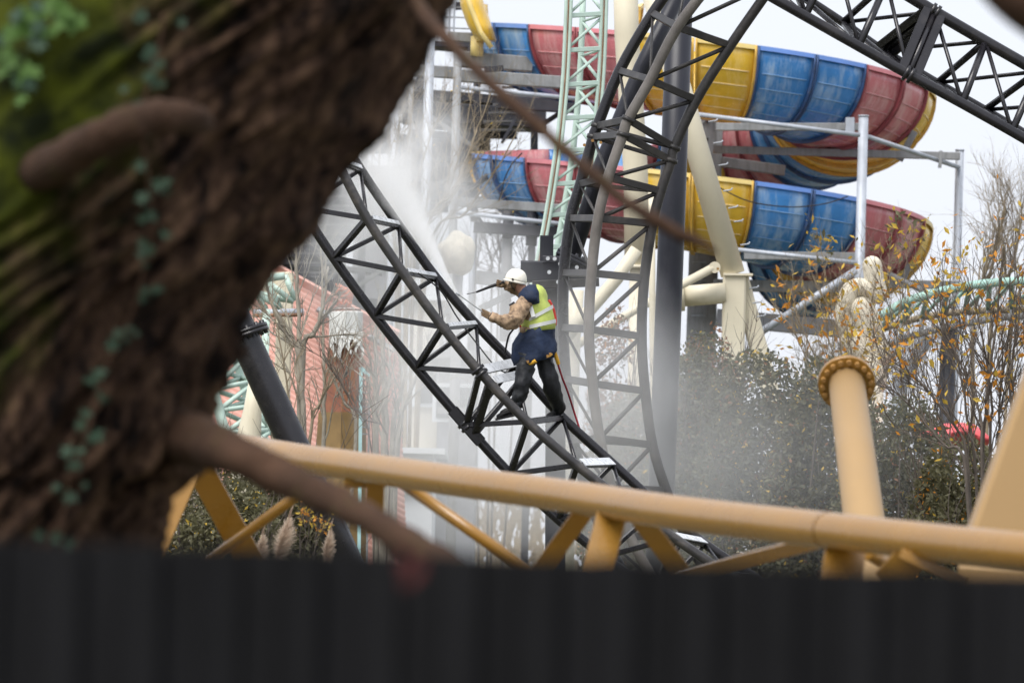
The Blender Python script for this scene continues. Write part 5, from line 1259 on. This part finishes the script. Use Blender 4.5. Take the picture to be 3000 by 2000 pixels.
# ------------------------------------------------------------------ water spray and drifting mist
def vol_mat(name, dens, build):
    Mx = D.materials.new(name); Mx.use_nodes = True; t = Mx.node_tree; t.nodes.clear()
    o = t.nodes.new('ShaderNodeOutputMaterial'); v = t.nodes.new('ShaderNodeVolumePrincipled'); v.inputs['Color'].default_value = (0.998, 0.999, 1.0, 1); v.inputs['Anisotropy'].default_value = 0.0
    t.links.new(v.outputs[0], o.inputs['Volume'])
    t.links.new(build(t), v.inputs['Density'])
    return Mx
def mth(t, op, a, b=None, c=None, clamp=False):
    n = t.nodes.new('ShaderNodeMath'); n.operation = op; n.use_clamp = clamp
    for i, x in enumerate((a, b, c)):
        if x is None: continue
        if hasattr(x, 'is_linked') or isinstance(x, bpy.types.NodeSocket): t.links.new(x, n.inputs[i])
        else: n.inputs[i].default_value = x
    return n.outputs[0]
def obj_noise(t, scale, sc3, detail=4, off=(0, 0, 0)):
    tc = t.nodes.new('ShaderNodeTexCoord'); mp = t.nodes.new('ShaderNodeMapping'); mp.inputs['Scale'].default_value = sc3; mp.inputs['Location'].default_value = off
    t.links.new(tc.outputs['Object'], mp.inputs[0]); n = t.nodes.new('ShaderNodeTexNoise'); n.inputs['Scale'].default_value = scale; n.inputs['Detail'].default_value = detail; n.inputs['Roughness'].default_value = 0.6
    t.links.new(mp.outputs[0], n.inputs['Vector']); s = t.nodes.new('ShaderNodeSeparateXYZ'); t.links.new(tc.outputs['Object'], s.inputs[0])
    return n.outputs[0], s
# jet: local X runs along the jet
J0 = W(1337, 858, -.30); J1 = P(1075, 400, 63.2); LJ = (J1 - J0).length
def jet(t):
    n, s = obj_noise(t, 2.2, (0.8, 2.2, 2.2), 5)
    x = mth(t, 'DIVIDE', s.outputs[0], LJ)                                        # 0 nozzle .. 1
    r = mth(t, 'SQRT', mth(t, 'ADD', mth(t, 'POWER', mth(t, 'ABSOLUTE', s.outputs[1]), 2.0), mth(t, 'POWER', mth(t, 'ABSOLUTE', s.outputs[2]), 2.0)))
    wd = mth(t, 'ADD', mth(t, 'MULTIPLY', mth(t, 'POWER', mth(t, 'MAXIMUM', x, 0.0), 1.5), 0.50), 0.022)
    q = mth(t, 'DIVIDE', r, wd)
    fall = mth(t, 'POWER', mth(t, 'SUBTRACT', 1.0, mth(t, 'MULTIPLY', q, q), clamp=True), 1.3)
    nn = mth(t, 'MULTIPLY', mth(t, 'SUBTRACT', n, mth(t, 'MULTIPLY', x, 0.30), clamp=True), 2.2)
    k = mth(t, 'DIVIDE', 1.6, mth(t, 'ADD', wd, 0.02))
    end = mth(t, 'SUBTRACT', 1.25, mth(t, 'MULTIPLY', x, 1.0), clamp=True)
    return mth(t, 'MULTIPLY', mth(t, 'MULTIPLY', mth(t, 'MULTIPLY', fall, nn), k), mth(t, 'MULTIPLY', end, 1.5))
M['jet'] = vol_mat('water_jet_spray', 1, jet)
d = (J1 - J0).normalized()
jm = MB(); n = 14
jm.tube([Vector((LJ * 1.25 * i / n, 0, 0)) for i in range(n + 1)], [0.03 + 0.53 * (1.25 * i / n) ** 1.5 for i in range(n + 1)], 20)
jo = jm.build('water_jet', M['jet'], origin=(0, 0, 0), kind='stuff'); jo.location = J0; jo.rotation_euler = d.to_track_quat('X', 'Z').to_euler()
tag(jo, 'white jet of water fanning out up along the track', 'water spray')
# drifting mist clouds: ellipsoids with soft noise
def cloud(name, label, c, rx, ry, rz, dens, sc, off, thr=0.35):
    def f(t):
        nz, s = obj_noise(t, sc, (1, 1, 1), 4, off)
        a = mth(t, 'POWER', mth(t, 'ABSOLUTE', mth(t, 'DIVIDE', s.outputs[0], rx)), 2.0)
        b = mth(t, 'POWER', mth(t, 'ABSOLUTE', mth(t, 'DIVIDE', s.outputs[1], ry)), 2.0)
        cc_ = mth(t, 'POWER', mth(t, 'ABSOLUTE', mth(t, 'DIVIDE', s.outputs[2], rz)), 2.0)
        fall = mth(t, 'SUBTRACT', 1.0, mth(t, 'ADD', mth(t, 'ADD', a, b), cc_), clamp=True)
        v = mth(t, 'MULTIPLY', mth(t, 'SUBTRACT', nz, thr, clamp=True), 4.0)
        return mth(t, 'MULTIPLY', mth(t, 'MULTIPLY', fall, v), dens)
    mt = vol_mat(name + '_volume', 1, f)
    m = D.meshes.new(name); bm = bmesh.new(); bmesh.ops.create_icosphere(bm, subdivisions=3, radius=1, matrix=Matrix.Diagonal((rx * 1.02, ry * 1.02, rz * 1.02, 1))); bm.to_mesh(m); bm.free(); m.materials.append(mt)
    o = D.objects.new(name, m); COL.objects.link(o); o.location = c; o['kind'] = 'stuff'
    return tag(o, label, 'mist')
cloud('spray_cloud', 'dense white spray cloud billowing where the jet ends', P(1120, 490, 64.2), 1.15, 0.9, 1.35, 2.3, 1.7, (3, 1, 0), 0.40)
cloud('spray_cloud', 'thin grey spray drifting beside the jet over the branches', P(1260, 640, 64.6), 0.9, 0.9, 0.85, 1.2, 1.4, (8, 2, 5), 0.38)
cloud('spray_cloud', 'faint white spray settling between the rails of the washed track', P(1090, 760, 65), 1.0, 0.9, 0.95, 0.9, 1.2, (2, 7, 5), 0.33)
cloud('drifting_mist', 'pale mist hanging under the slanting track', P(1400, 1160, 69), 1.6, 4.0, 2.4, 0.27, 0.6, (1, 4, 2), 0.28)
cloud('drifting_mist', 'faint haze lying over the bushes right of the navy column', P(2200, 1330, 69.5), 2.8, 3.0, 1.7, 0.032, 0.5, (9, 1, 3), 0.15)
cloud('drifting_mist', 'pale mist veiling the lower half of the upright track', P(1770, 1180, 65.6), 1.1, 1.0, 2.0, 0.32, 0.7, (4, 9, 2), 0.25)
cloud('drifting_mist', 'thin grey mist around the foot of the upright track', P(1830, 1310, 68.3), 2.1, 3.4, 1.8, 0.10, 0.5, (5, 4, 9), 0.20)
